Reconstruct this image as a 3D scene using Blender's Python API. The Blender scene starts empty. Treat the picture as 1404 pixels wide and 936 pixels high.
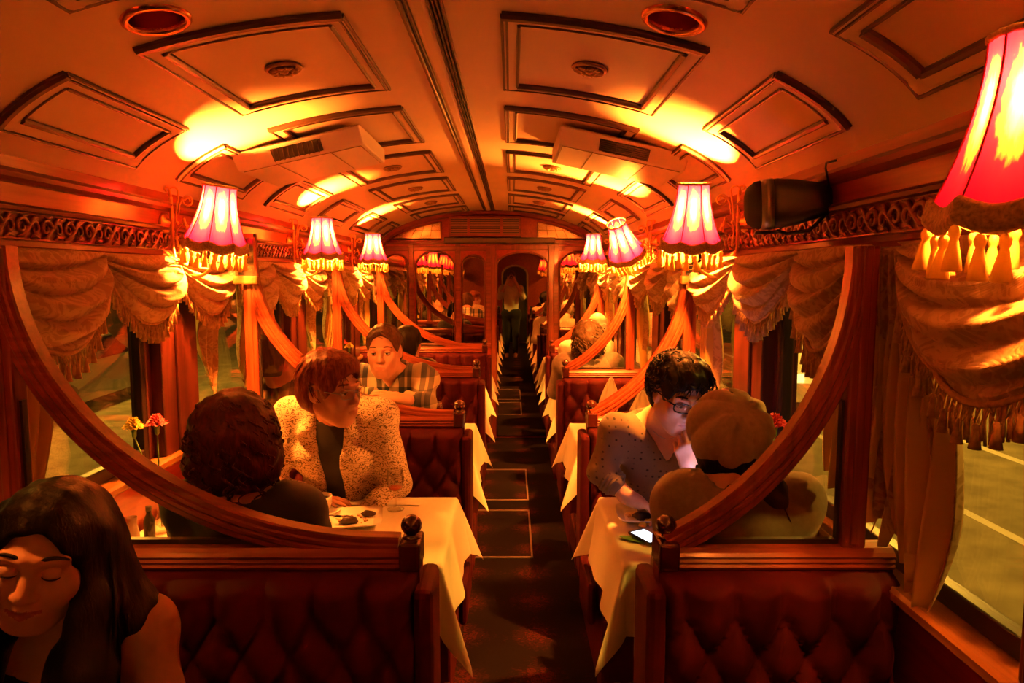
import bpy, bmesh, math, random
import numpy as np
from math import sin, cos, pi, sqrt, radians, atan2
from mathutils import Vector, Matrix, Euler
random.seed(7)
rng = np.random.RandomState(3)
scene = bpy.context.scene
col = scene.collection
V = Vector

# ------------------------------------------------------------------ basic object helpers
def link(o, parent=None):
    col.objects.link(o)
    if parent is not None:
        o.parent = parent
    return o

def tag(o, label, cat=None, group=None, kind=None):
    if label: o['label'] = label
    if cat: o['category'] = cat
    if group: o['group'] = group
    if kind: o['kind'] = kind
    return o

def empty(name, loc=(0, 0, 0), rz=0.0):
    o = bpy.data.objects.new(name, None)
    o.empty_display_size = .05
    o.location = loc
    o.rotation_euler = (0, 0, rz)
    return link(o)

def copy_tree(o, parent=None):
    c = o.copy()
    col.objects.link(c)
    c.parent = parent
    for ch in list(o.children):
        copy_tree(ch, c)
    return c

class MB:
    """collects shapes and links them as one mesh object"""
    def __init__(self):
        self.v = []; self.f = []; self.m = []; self.sm = []
    def add(self, vs, fs, mi=0, smooth=False):
        n = len(self.v)
        self.v += [tuple(p) for p in vs]
        self.f += [tuple(i + n for i in f) for f in fs]
        self.m += [mi] * len(fs)
        self.sm += [smooth] * len(fs)
        return self
    def box(self, x0, x1, y0, y1, z0, z1, mi=0, bevel=0.0, rot=None, piv=None):
        if bevel > 0:
            bm = bmesh.new()
            bmesh.ops.create_cube(bm, size=1)
            for v in bm.verts:
                v.co = V(((x0 + x1) / 2 + v.co.x * (x1 - x0), (y0 + y1) / 2 + v.co.y * (y1 - y0), (z0 + z1) / 2 + v.co.z * (z1 - z0)))
            bmesh.ops.bevel(bm, geom=bm.edges[:], offset=bevel, segments=2, profile=.5, affect='EDGES')
            bm.verts.ensure_lookup_table()
            vs = [v.co.copy() for v in bm.verts]
            fs = [[v.index for v in f.verts] for f in bm.faces]
            bm.free()
        else:
            vs = [V((x, y, z)) for x in (x0, x1) for y in (y0, y1) for z in (z0, z1)]
            fs = [(0, 1, 3, 2), (4, 6, 7, 5), (0, 4, 5, 1), (2, 3, 7, 6), (0, 2, 6, 4), (1, 5, 7, 3)]
        if rot is not None:
            piv = V(piv) if piv is not None else V(((x0 + x1) / 2, (y0 + y1) / 2, (z0 + z1) / 2))
            vs = [rot @ (v - piv) + piv for v in vs]
        return self.add(vs, fs, mi)
    def tube(self, pts, r, n=8, mi=0, closed=False, caps=True, flat=None):
        pts = [V(p) for p in pts]
        m = len(pts)
        rs = r if isinstance(r, (list, tuple)) else [r] * m
        vs = []; fs = []
        up = None
        for i, p in enumerate(pts):
            if closed:
                t = pts[(i + 1) % m] - pts[i - 1]
            else:
                t = pts[min(i + 1, m - 1)] - pts[max(i - 1, 0)]
            if t.length < 1e-9: t = V((0, 0, 1))
            t.normalize()
            if up is None:
                a = V((0, 0, 1)) if abs(t.z) < .9 else V((1, 0, 0))
                up = (a - t * a.dot(t)).normalized()
            else:
                up = up - t * up.dot(t)
                if up.length < 1e-6:
                    a = V((0, 0, 1)) if abs(t.z) < .9 else V((1, 0, 0))
                    up = a - t * a.dot(t)
                up.normalize()
            s = t.cross(up)
            for k in range(n):
                a = 2 * pi * k / n
                vs.append(p + (up * cos(a) + s * sin(a)) * rs[i])
        segs = m if closed else m - 1
        for i in range(segs):
            j = (i + 1) % m
            for k in range(n):
                k2 = (k + 1) % n
                fs.append((i * n + k, i * n + k2, j * n + k2, j * n + k))
        if not closed and caps:
            fs.append(tuple(range(n))[::-1])
            fs.append(tuple((m - 1) * n + k for k in range(n)))
        return self.add(vs, fs, mi, True)
    def lathe(self, prof, c=(0, 0, 0), n=24, mi=0, axis='z', rmod=None, cap=True):
        c = V(c); vs = []; fs = []
        for i, (r, z) in enumerate(prof):
            for k in range(n):
                a = 2 * pi * k / n
                rr = r * (rmod(a, i) if rmod else 1)
                if axis == 'z': q = V((rr * cos(a), rr * sin(a), z))
                elif axis == 'x': q = V((z, rr * cos(a), rr * sin(a)))
                else: q = V((rr * sin(a), z, rr * cos(a)))
                vs.append(c + q)
        for i in range(len(prof) - 1):
            for k in range(n):
                k2 = (k + 1) % n
                fs.append((i * n + k, i * n + k2, (i + 1) * n + k2, (i + 1) * n + k))
        if cap:
            if prof[0][0] > 1e-5: fs.append(tuple(range(n))[::-1])
            if prof[-1][0] > 1e-5: fs.append(tuple((len(prof) - 1) * n + k for k in range(n)))
        return self.add(vs, fs, mi, True)
    def ball(self, c, r, n=16, mi=0, sc=(1, 1, 1), rot=None):
        vs = []; fs = []; h = n // 2
        for i in range(h + 1):
            t = pi * i / h
            for k in range(n):
                a = 2 * pi * k / n
                q = V((r * sin(t) * cos(a) * sc[0], r * sin(t) * sin(a) * sc[1], r * cos(t) * sc[2]))
                if rot is not None: q = rot @ q
                vs.append(V(c) + q)
        for i in range(h):
            for k in range(n):
                k2 = (k + 1) % n
                fs.append((i * n + k, (i + 1) * n + k, (i + 1) * n + k2, i * n + k2))
        return self.add(vs, fs, mi, True)
    def grid(self, fn, nu, nv, mi=0, wrap_u=False, flip=False, smooth=True):
        vs = []; fs = []
        for j in range(nv):
            for i in range(nu):
                vs.append(fn(i / (nu if wrap_u else nu - 1), j / (nv - 1)))
        for j in range(nv - 1):
            for i in range(nu if wrap_u else nu - 1):
                i2 = (i + 1) % nu
                q = (j * nu + i, j * nu + i2, (j + 1) * nu + i2, (j + 1) * nu + i)
                fs.append(q[::-1] if flip else q)
        return self.add(vs, fs, mi, smooth)
    def prism(self, poly, d0, d1, plane='xz', mi=0):
        """closed outline extruded between d0 and d1 along the third axis"""
        n = len(poly)
        def P(a, b, d):
            return {'xz': (a, d, b), 'yz': (d, a, b), 'xy': (a, b, d)}[plane]
        vs = [P(a, b, d0) for a, b in poly] + [P(a, b, d1) for a, b in poly]
        fs = [tuple(range(n)), tuple(range(2 * n - 1, n - 1, -1))]
        fs += [(i, i + n, (i + 1) % n + n, (i + 1) % n) for i in range(n)]
        return self.add(vs, fs, mi)
    def sweep_x(self, prof, path, mi=0):
        """profile points (a,b) swept along path of (point, A-axis, B-axis) frames"""
        n = len(prof); vs = []; fs = []
        for p, A, B in path:
            for a, b in prof: vs.append(V(p) + V(A) * a + V(B) * b)
        for i in range(len(path) - 1):
            for k in range(n):
                k2 = (k + 1) % n
                fs.append((i * n + k, i * n + k2, (i + 1) * n + k2, (i + 1) * n + k))
        fs.append(tuple(range(n))[::-1]); fs.append(tuple((len(path) - 1) * n + k for k in range(n)))
        return self.add(vs, fs, mi, False)
    def mesh(self, name, mats):
        me = bpy.data.meshes.new(name)
        me.from_pydata(self.v, [], self.f)
        for m in (mats if isinstance(mats, (list, tuple)) else [mats]): me.materials.append(m)
        me.polygons.foreach_set('material_index', self.m)
        me.polygons.foreach_set('use_smooth', self.sm)
        bm = bmesh.new(); bm.from_mesh(me)
        bmesh.ops.recalc_face_normals(bm, faces=bm.faces[:]); bm.to_mesh(me); bm.free()
        return me
    def build(self, name, mats, parent=None, loc=None):
        o = bpy.data.objects.new(name, self.mesh(name, mats))
        if loc is not None: o.location = loc
        return link(o, parent)

def inst(name, me, parent=None, loc=(0, 0, 0), rot=(0, 0, 0), sc=None):
    o = bpy.data.objects.new(name, me)
    o.location = loc; o.rotation_euler = rot
    if sc: o.scale = sc
    return link(o, parent)

# ------------------------------------------------------------------ camera numbers (1404 x 936 frame)
CX, CZ, F = 0.224, 1.68, 936.0
PITCH = math.atan(90 / 936)
def at_y(u, v, Y):
    a = (u - 702) / F; b = (468 - v) / F
    d = V((a, cos(PITCH) + b * sin(PITCH), -sin(PITCH) + b * cos(PITCH)))
    t = Y / d.y
    return V((CX, 0, CZ)) + d * t

# ------------------------------------------------------------------ materials
def new_mat(name):
    m = bpy.data.materials.new(name); m.use_nodes = True
    nt = m.node_tree
    for n in list(nt.nodes): nt.nodes.remove(n)
    out = nt.nodes.new('ShaderNodeOutputMaterial')
    return m, nt, out

def node(nt, t, **kw):
    n = nt.nodes.new(t)
    for k, v in kw.items():
        if k in n.inputs: n.inputs[k].default_value = v
        else: setattr(n, k, v)
    return n

def ramp(nt, fac, stops):
    r = nt.nodes.new('ShaderNodeValToRGB')
    while len(r.color_ramp.elements) < len(stops): r.color_ramp.elements.new(.5)
    for e, (p, c) in zip(r.color_ramp.elements, stops):
        e.position = p; e.color = (*c, 1)
    nt.links.new(fac, r.inputs[0])
    return r.outputs[0]

def coords(nt, scale=(1, 1, 1), kind='Object'):
    tc = nt.nodes.new('ShaderNodeTexCoord'); mp = nt.nodes.new('ShaderNodeMapping')
    mp.inputs['Scale'].default_value = scale
    nt.links.new(tc.outputs[kind], mp.inputs[0])
    return mp.outputs[0]

def bump(nt, h, strength=.3, dist=.005):
    b = nt.nodes.new('ShaderNodeBump')
    b.inputs['Strength'].default_value = strength; b.inputs['Distance'].default_value = dist
    nt.links.new(h, b.inputs['Height'])
    return b.outputs[0]

def plain(name, c, rough=.5, metal=0.0, noise=0.0, nscale=30, bmp=0.0, sheen=0.0, coat=0.0, spec=.5, kind='Object', ns=(1, 1, 1)):
    m, nt, out = new_mat(name)
    p = node(nt, 'ShaderNodeBsdfPrincipled', Roughness=rough, Metallic=metal)
    p.inputs['Base Color'].default_value = (*c, 1)
    p.inputs['Specular IOR Level'].default_value = spec
    if sheen: p.inputs['Sheen Weight'].default_value = sheen; p.inputs['Sheen Roughness'].default_value = .4
    if coat: p.inputs['Coat Weight'].default_value = coat; p.inputs['Coat Roughness'].default_value = .15
    if noise or bmp:
        n = node(nt, 'ShaderNodeTexNoise', Scale=nscale, Detail=5.0)
        nt.links.new(coords(nt, ns, kind), n.inputs['Vector'])
        if noise:
            lo = tuple(max(0, x * (1 - noise)) for x in c); hi = tuple(min(1, x * (1 + noise)) for x in c)
            nt.links.new(ramp(nt, n.outputs[0], [(.3, lo), (.7, hi)]), p.inputs['Base Color'])
        if bmp: nt.links.new(bump(nt, n.outputs[0], bmp, .004), p.inputs['Normal'])
    nt.links.new(p.outputs[0], out.inputs[0])
    return m

def wood(name, dark, light, axis='y', rough=.32, coat=.35):
    m, nt, out = new_mat(name)
    sc = {'x': (1.2, 22, 22), 'y': (22, 1.2, 22), 'z': (22, 22, 1.2)}[axis]
    vec = coords(nt, sc)
    n = node(nt, 'ShaderNodeTexNoise', Scale=1.6, Detail=7.0, Distortion=.6)
    nt.links.new(vec, n.inputs['Vector'])
    n2 = node(nt, 'ShaderNodeTexNoise', Scale=7.0, Detail=3.0)
    nt.links.new(vec, n2.inputs['Vector'])
    mx = nt.nodes.new('ShaderNodeMath'); mx.operation = 'ADD'
    nt.links.new(n.outputs[0], mx.inputs[0]); 
    s = nt.nodes.new('ShaderNodeMath'); s.operation = 'MULTIPLY'; s.inputs[1].default_value = .35
    nt.links.new(n2.outputs[0], s.inputs[0]); nt.links.new(s.outputs[0], mx.inputs[1])
    p = node(nt, 'ShaderNodeBsdfPrincipled', Roughness=rough)
    p.inputs['Coat Weight'].default_value = coat; p.inputs['Coat Roughness'].default_value = .12
    nt.links.new(ramp(nt, mx.outputs[0], [(.42, dark), (.85, light)]), p.inputs['Base Color'])
    nt.links.new(bump(nt, n2.outputs[0], .08, .002), p.inputs['Normal'])
    nt.links.new(p.outputs[0], out.inputs[0])
    return m

M = {}
MAHD, MAHL = (.12, .016, .006), (.28, .050, .016)
M['wood_x'] = wood('mahogany_x', MAHD, MAHL, 'x')
M['wood_y'] = wood('mahogany_y', MAHD, MAHL, 'y')
M['wood_z'] = wood('mahogany_z', MAHD, MAHL, 'z')
M['pillar'] = wood('pillar_wood', (.028, .003, .002), (.075, .010, .004), 'z', .4, .12)
M['red_panel'] = wood('red_veneer', (.30, .030, .010), (.48, .062, .020), 'y', .28, .5)
M['ledge'] = wood('oak_ledge', (.20, .075, .02), (.36, .15, .04), 'y', .38, .3)
M['carved'] = wood('carved_wood', (.16, .03, .01), (.36, .085, .025), 'y', .3, .4)
M['black_wood'] = plain('dark_frame', (.018, .009, .007), .4)
M['ceiling'] = plain('cream_ceiling', (.72, .55, .40), .42, noise=.05, nscale=3, bmp=.02, spec=.4)
M['bead'] = plain('dark_bead', (.045, .016, .008), .4)
M['brass'] = plain('brass', (.95, .62, .22), .32, 1.0)
M['copper'] = plain('copper_brass', (.80, .34, .13), .22, 1.0)
M['copper_rib'] = plain('copper_reflector', (.62, .20, .07), .3, 1.0, bmp=.25, nscale=60)
M['bronze'] = plain('dull_bronze', (.30, .17, .07), .42, .7)
M['black'] = plain('black_plastic', (.004, .004, .0045), .5)
M['black_gloss'] = plain('black_gloss', (.008, .008, .009), .12)
M['silver'] = plain('silver_band', (.42, .40, .38), .35, .8)
M['ac_white'] = plain('ac_shell', (.72, .66, .58), .42)
M['ac_fin'] = plain('vent_fins', (.05, .032, .02), .5)
M['ac_line'] = plain('ac_seam', (.34, .27, .2), .6)
M['china'] = plain('china', (.86, .83, .76), .18, coat=.4)
M['choc'] = plain('chocolate', (.035, .014, .008), .4, noise=.4, nscale=120, bmp=.3)
M['crumb'] = plain('crumbs', (.55, .30, .11), .8, noise=.4, nscale=200)
M['cream_food'] = plain('cream_sauce', (.85, .70, .40), .35)
M['coffee'] = plain('coffee', (.12, .045, .015), .1)
M['steel'] = plain('cutlery', (.62, .60, .58), .18, 1.0)
M['leaf'] = plain('green_leaf', (.10, .24, .04), .5, noise=.3)
M['pink'] = plain('pink_petal', (.90, .10, .16), .6, noise=.25, nscale=120)
M['yellow'] = plain('yellow_petal', (.86, .66, .10), .6, noise=.2, nscale=120)
M['lemon'] = plain('lemon', (.80, .62, .06), .45, bmp=.2, nscale=200)
M['white_metal'] = plain('metal_strip', (.50, .44, .34), .4, .7)

def m_cloth():
    m, nt, out = new_mat('linen')
    vec = coords(nt, (1, 1, 1))
    w = node(nt, 'ShaderNodeTexNoise', Scale=14.0, Detail=4.0); nt.links.new(vec, w.inputs['Vector'])
    p = node(nt, 'ShaderNodeBsdfPrincipled', Roughness=.75)
    p.inputs['Base Color'].default_value = (.84, .79, .66, 1)
    p.inputs['Sheen Weight'].default_value = .15
    nt.links.new(bump(nt, w.outputs[0], .22, .006), p.inputs['Normal'])
    t = node(nt, 'ShaderNodeBsdfTranslucent'); t.inputs[0].default_value = (.8, .7, .5, 1)
    mx = node(nt, 'ShaderNodeMixShader'); mx.inputs[0].default_value = .15
    nt.links.new(p.outputs[0], mx.inputs[1]); nt.links.new(t.outputs[0], mx.inputs[2])
    nt.links.new(mx.outputs[0], out.inputs[0])
    return m
M['linen'] = m_cloth()

def m_velvet(name, c):
    m, nt, out = new_mat(name)
    vec = coords(nt)
    n = node(nt, 'ShaderNodeTexNoise', Scale=22.0, Detail=6.0); nt.links.new(vec, n.inputs['Vector'])
    f = node(nt, 'ShaderNodeTexNoise', Scale=900.0, Detail=2.0); nt.links.new(vec, f.inputs['Vector'])
    p = node(nt, 'ShaderNodeBsdfPrincipled', Roughness=.8)
    p.inputs['Specular IOR Level'].default_value = .15
    nt.links.new(ramp(nt, n.outputs[0], [(.3, tuple(x * .75 for x in c)), (.7, tuple(min(1, x * 1.2) for x in c))]), p.inputs['Base Color'])
    p.inputs['Sheen Weight'].default_value = .05; p.inputs['Sheen Roughness'].default_value = .35
    p.inputs['Sheen Tint'].default_value = (1, .12, .08, 1)
    nt.links.new(bump(nt, f.outputs[0], .15, .001), p.inputs['Normal'])
    nt.links.new(p.outputs[0], out.inputs[0])
    return m
M['velvet'] = m_velvet('red_velvet', (.040, .0008, .0022))
M['velvet_dark'] = m_velvet('maroon_velvet', (.06, .004, .005))

def m_brocade():
    m, nt, out = new_mat('brocade')
    vec = coords(nt)
    v = node(nt, 'ShaderNodeTexNoise', Scale=13.0, Detail=2.0, Distortion=2.2); nt.links.new(vec, v.inputs['Vector'])
    r1 = ramp(nt, v.outputs[0], [(.42, (.0, .0, .0)), (.47, (1, 1, 1)), (.56, (1, 1, 1)), (.6, (0, 0, 0))])
    fine = node(nt, 'ShaderNodeTexWave', Scale=220.0, Distortion=.5); nt.links.new(vec, fine.inputs['Vector'])
    big = node(nt, 'ShaderNodeTexNoise', Scale=5.0, Detail=2.0); nt.links.new(vec, big.inputs['Vector'])
    mixc = nt.nodes.new('ShaderNodeMix'); mixc.data_type = 'RGBA'
    mixc.inputs['A'].default_value = (.40, .25, .125, 1); mixc.inputs['B'].default_value = (.56, .38, .20, 1)
    nt.links.new(r1, mixc.inputs['Factor'])
    p = node(nt, 'ShaderNodeBsdfPrincipled', Roughness=.58)
    p.inputs['Sheen Weight'].default_value = .2
    p.inputs['Specular IOR Level'].default_value = .28
    nt.links.new(mixc.outputs['Result'], p.inputs['Base Color'])
    add = nt.nodes.new('ShaderNodeMath'); add.operation = 'MULTIPLY_ADD'
    nt.links.new(r1, add.inputs[0]); add.inputs[1].default_value = .6
    nt.links.new(fine.outputs[1], add.inputs[2])
    nt.links.new(bump(nt, add.outputs[0], .25, .003), p.inputs['Normal'])
    nt.links.new(p.outputs[0], out.inputs[0])
    return m
M['brocade'] = m_brocade()
M['satin'] = plain('gold_satin', (.66, .47, .14), .33, bmp=.2, nscale=18)
M['fringe'] = plain('bullion_fringe', (.50, .31, .14), .85, spec=.15, noise=.25, nscale=90)
def m_tassel():
    m, nt, out = new_mat('gold_tassel')
    p = node(nt, 'ShaderNodeBsdfPrincipled', Roughness=.38); p.inputs['Base Color'].default_value = (.80, .56, .17, 1); p.inputs['Specular IOR Level'].default_value = .7
    t = node(nt, 'ShaderNodeBsdfTranslucent'); t.inputs[0].default_value = (.62, .46, .12, 1)
    mx = node(nt, 'ShaderNodeMixShader'); mx.inputs[0].default_value = .55
    nt.links.new(p.outputs[0], mx.inputs[1]); nt.links.new(t.outputs[0], mx.inputs[2]); nt.links.new(mx.outputs[0], out.inputs[0])
    return m
M['gold_tassel'] = m_tassel()
M['braid'] = plain('gold_braid', (.40, .24, .09), .5, .2, noise=.4, nscale=180, bmp=.5)

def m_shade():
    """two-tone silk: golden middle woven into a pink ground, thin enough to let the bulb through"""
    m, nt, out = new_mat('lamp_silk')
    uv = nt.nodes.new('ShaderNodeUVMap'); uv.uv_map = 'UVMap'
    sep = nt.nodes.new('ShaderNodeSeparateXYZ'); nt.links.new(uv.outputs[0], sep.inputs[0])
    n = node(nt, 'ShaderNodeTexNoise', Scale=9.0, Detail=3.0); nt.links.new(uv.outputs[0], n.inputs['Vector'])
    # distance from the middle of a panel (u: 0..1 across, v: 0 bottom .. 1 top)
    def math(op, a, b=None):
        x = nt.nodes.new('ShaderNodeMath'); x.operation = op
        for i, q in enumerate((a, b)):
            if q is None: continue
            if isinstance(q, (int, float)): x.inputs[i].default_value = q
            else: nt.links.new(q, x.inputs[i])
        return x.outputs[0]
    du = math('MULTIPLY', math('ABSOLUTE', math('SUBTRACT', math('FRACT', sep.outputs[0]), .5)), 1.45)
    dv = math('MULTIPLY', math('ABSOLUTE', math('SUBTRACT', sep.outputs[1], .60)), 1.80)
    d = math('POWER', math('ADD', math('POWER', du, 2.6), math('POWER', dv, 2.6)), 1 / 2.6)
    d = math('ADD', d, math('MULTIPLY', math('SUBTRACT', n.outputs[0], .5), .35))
    c = ramp(nt, d, [(.12, (.34, .25, .14)), (.38, (.19, .10, .025)), (.57, (.072, .0030, .022)), (1.0, (.058, .0008, .022))])  # gold core paints the bulb's glow into the pink silk
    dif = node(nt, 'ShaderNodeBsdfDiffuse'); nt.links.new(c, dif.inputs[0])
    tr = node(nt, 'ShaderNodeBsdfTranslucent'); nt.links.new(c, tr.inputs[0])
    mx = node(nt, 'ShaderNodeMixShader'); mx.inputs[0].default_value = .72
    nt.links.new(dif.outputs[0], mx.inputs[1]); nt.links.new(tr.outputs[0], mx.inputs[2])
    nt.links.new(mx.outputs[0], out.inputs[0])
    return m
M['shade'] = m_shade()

def thin_ior(nt, fr):
    # the same reflectance from either side of the sheet
    g = nt.nodes.new('ShaderNodeNewGeometry'); mr = nt.nodes.new('ShaderNodeMapRange')
    mr.inputs['To Min'].default_value = 1.5; mr.inputs['To Max'].default_value = 1 / 1.5
    nt.links.new(g.outputs['Backfacing'], mr.inputs['Value']); nt.links.new(mr.outputs[0], fr.inputs['IOR'])
def m_glass(name, tint=(1, 1, 1), refl=1.0):
    m, nt, out = new_mat(name)
    fr = node(nt, 'ShaderNodeFresnel', IOR=1.5); thin_ior(nt, fr)
    t = node(nt, 'ShaderNodeBsdfTransparent'); t.inputs[0].default_value = (*tint, 1)
    g = node(nt, 'ShaderNodeBsdfGlossy', Roughness=.01); g.inputs[0].default_value = (refl, refl, refl, 1)
    mx = node(nt, 'ShaderNodeMixShader')
    nt.links.new(fr.outputs[0], mx.inputs[0]); nt.links.new(t.outputs[0], mx.inputs[1]); nt.links.new(g.outputs[0], mx.inputs[2])
    nt.links.new(mx.outputs[0], out.inputs[0])
    return m
M['pane'] = m_glass('window_glass', (.88, .86, .72))
M['clear'] = m_glass('clear_glass', (.95, .93, .90))
M['mirror'] = plain('dark_mirror', (.72, .66, .60), .015, 1.0)

def m_carpet():
    m, nt, out = new_mat('carpet')
    vec = coords(nt)
    sep = nt.nodes.new('ShaderNodeSeparateXYZ'); nt.links.new(vec, sep.inputs[0])
    def math(op, a, b=None):
        x = nt.nodes.new('ShaderNodeMath'); x.operation = op
        for i, q in enumerate((a, b)):
            if q is None: continue
            if isinstance(q, (int, float)): x.inputs[i].default_value = q
            else: nt.links.new(q, x.inputs[i])
        return x.outputs[0]
    k = 2 * pi / .34
    a = math('COSINE', math('MULTIPLY', sep.outputs[0], k)); b = math('COSINE', math('MULTIPLY', sep.outputs[1], k))
    lat = math('ADD', a, b)
    n = node(nt, 'ShaderNodeTexNoise', Scale=38.0, Detail=3.0, Distortion=1.5); nt.links.new(vec, n.inputs['Vector'])
    s = math('ADD', math('MULTIPLY', lat, .25), math('MULTIPLY', math('SUBTRACT', n.outputs[0], .5), 1.3))
    c = ramp(nt, s, [(.10, (.010, .007, .007)), (.26, (.030, .009, .010)), (.36, (.010, .010, .010)), (.48, (.085, .012, .012)), (.62, (.022, .014, .008))])
    p = node(nt, 'ShaderNodeBsdfPrincipled', Roughness=.95); p.inputs['Specular IOR Level'].default_value = .1
    nt.links.new(c, p.inputs['Base Color'])
    f = node(nt, 'ShaderNodeTexNoise', Scale=500.0); nt.links.new(vec, f.inputs['Vector'])
    nt.links.new(bump(nt, f.outputs[0], .4, .002), p.inputs['Normal'])
    nt.links.new(p.outputs[0], out.inputs[0])
    return m
M['carpet'] = m_carpet()
M['asphalt'] = plain('asphalt', (.20, .18, .11), .8, noise=.35, nscale=2.5)
M['road_paint'] = plain('road_paint', (.6, .58, .5), .7)
M['car_white'] = plain('car_white', (.7, .7, .68), .25, coat=.6)
M['car_dark'] = plain('car_grey', (.16, .18, .17), .25, coat=.6)
M['tyre'] = plain('tyre', (.02, .02, .02), .8)
M['facade'] = plain('street_facade', (.10, .085, .06), .9, noise=.3, nscale=2)
def emis(name, c, s):
    m, nt, out = new_mat(name)
    e = node(nt, 'ShaderNodeEmission', Strength=s); e.inputs[0].default_value = (*c, 1)
    nt.links.new(e.outputs[0], out.inputs[0])
    return m
M['lit_window'] = emis('lit_window', (1, .66, .16), 1.3)
M['tail_lamp'] = emis('tail_lamp', (1, .7, .25), 2)
M['screen'] = emis('phone_screen', (.80, .86, 1.0), 2.0)
M['screen_bright'] = emis('phone_screen_bright', (.75, .52, .80), 7.0)
# ================================================================== ROOM SHELL
W = 1.12; YB = -3.0; YE = 7.0
ZC0, ZCH = 1.94, .40
def zc(x):
    return ZC0 + ZCH * sqrt(max(0.0, 1 - (x / W) ** 2))
def cnormal(x):
    """inward (downward) unit normal of the vault"""
    t = math.acos(max(-1, min(1, x / W)))
    n = V((-cos(t) * ZCH, 0, -sin(t) * W))
    return n.normalized()
def struct(o): o['kind'] = 'structure'; return o

b = MB(); b.box(-W - .1, W + .1, YB, YE + .1, -.12, 0); struct(b.build('floor', M['carpet']))

# vault: one closed shell with two round holes for the downlights
N = 120
inner = [(W * cos(pi * i / N), ZC0 + ZCH * sin(pi * i / N)) for i in range(N + 1)]
outer = [((W + .05) * cos(pi * i / N), ZC0 + (ZCH + .05) * sin(pi * i / N)) for i in range(N, -1, -1)]
b = MB(); b.prism(inner + outer, YB, YE + .02, 'xz')
ceil = struct(b.build('ceiling', M['ceiling']))
DL = [(.605 * s, 1.66) for s in (-1, 1)]
def hole_cut(o, x, y, r):
    n = cnormal(x); c = MB()
    c.lathe([(.0, -.2), (r, -.2), (r, .2), (.0, .2)], n=40, cap=False)
    t = c.build('cutter', M['ceiling'], None, (x, y, zc(x))); t.rotation_euler = (0, atan2(-n.x, -n.z), 0)
    m = o.modifiers.new('hole', 'BOOLEAN'); m.object = t; m.operation = 'DIFFERENCE'; m.solver = 'EXACT'
    return t
cut = [hole_cut(ceil, x, y, .060) for x, y in DL]
bpy.context.view_layer.update()
dg = bpy.context.evaluated_depsgraph_get()
me = bpy.data.meshes.new_from_object(ceil.evaluated_get(dg)); ceil.modifiers.clear(); ceil.data = me
for t in cut: bpy.data.objects.remove(t)
for q in me.polygons: q.use_smooth = True
me.set_sharp_from_angle(angle=radians(20))

# metal strips round the two floor hatches
def hatch(y0, y1, x0=-.12, x1=.355, n=1):
    b = MB(); w = .012; z = .004
    b.box(x0, x1, y0, y0 + w * 1.6, 0, z); b.box(x0, x1, y1 - w * 1.6, y1, 0, z)
    b.box(x1 - w, x1, y0, y1, 0, z); b.box(x0, x0 + w, y0, y1, 0, z)
    struct(b.build('trim_%d' % n, M['white_metal']))
hatch(3.94, 4.78, n=1); hatch(4.99, 5.82, n=2)

# side walls -----------------------------------------------------------------
PIL = {-1: 2.62, 1: 2.40}
def side_wall(s, nm):
    b = MB()
    x0, x1 = (W, W + .08)
    def bx(a, c, y0, y1, z0, z1, mi=0, bevel=0):
        lo, hi = sorted((s * a, s * c)); b.box(lo, hi, y0, y1, z0, z1, mi, bevel)
    bx(W, W + .08, YB, YE, 0, .97, 0)
    bx(W - .012, W + .08, YB, YE, 1.765, 2.0, 0)
    return struct(b.build('wall_' + nm, M['red_panel']))
side_wall(-1, 'left'); side_wall(1, 'right')

def moulding(s, prof, n, mat, y0=YB, y1=YE):
    """prof: (distance from wall plane towards the room, z) closed"""
    b = MB(); b.prism([(s * (W - d), z) for d, z in prof], y0, y1, 'xz')
    # prism in 'xz' extrudes along y
    return struct(b.build('trim_%d' % n, mat))
tn = 3
for s in (-1, 1):
    moulding(s, [(.0, 1.925), (.028, 1.928), (.045, 1.938), (.05, 1.95), (.04, 1.962), (.0, 1.966)], tn, M['wood_y']); tn += 1
    moulding(s, [(.012, 1.852), (.030, 1.855), (.036, 1.864), (.028, 1.872), (.012, 1.874)], tn, M['wood_y']); tn += 1
    moulding(s, [(.0, 1.742), (.045, 1.745), (.05, 1.758), (.038, 1.772), (.026, 1.778), (.0, 1.78)], tn, M['wood_y']); tn += 1
    # window ledge
    moulding(s, [(-.06, .965), (.055, .965), (.066, .975), (.066, .992), (.058, 1.0), (-.06, 1.0)], tn, M['ledge']); tn += 1
    # carved running scroll
    b = MB()
    per = .098; k = 0; y = .5
    while y < YE - .1:
        sg = 1
        zc0 = 1.815
        def q(dy, dz): return (s * (W - .018), y + dy, zc0 + dz)
        big = [q(.026 * (1 - t * .78) * cos(t * 7.2) , .026 * (1 - t * .78) * sin(t * 7.2)) for t in [i / 15 for i in range(16)]]
        b.tube(big, [.0075 - .004 * i / 15 for i in range(16)], 5)
        c2 = [q(.052 + .022 * (1 - t * .75) * cos(pi + t * 6.6), -.004 - .024 * (1 - t * .75) * sin(pi + t * 6.6)) for t in [i / 13 for i in range(14)]]
        b.tube(c2, [.007 - .004 * i / 13 for i in range(14)], 5)
        b.tube([q(-.02, -.03), q(.0, -.026), q(.026, .0), q(.05, .028), q(.075, .032)], [.003, .006, .008, .006, .003], 5)
        b.tube([q(.03, -.032), q(.045, -.024), q(.07, -.03)], [.002, .006, .002], 5)
        b.tube([q(-.005, .032), q(.012, .027), q(.03, .033)], [.002, .006, .002], 5)
        y += per; k += 1
    b.box(min(s * (W - .006), s * (W - .013)), max(s * (W - .006), s * (W - .013)), .4, YE, 1.778, 1.853)
    struct(b.build('trim_%d' % tn, M['carved'])); tn += 1

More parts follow.
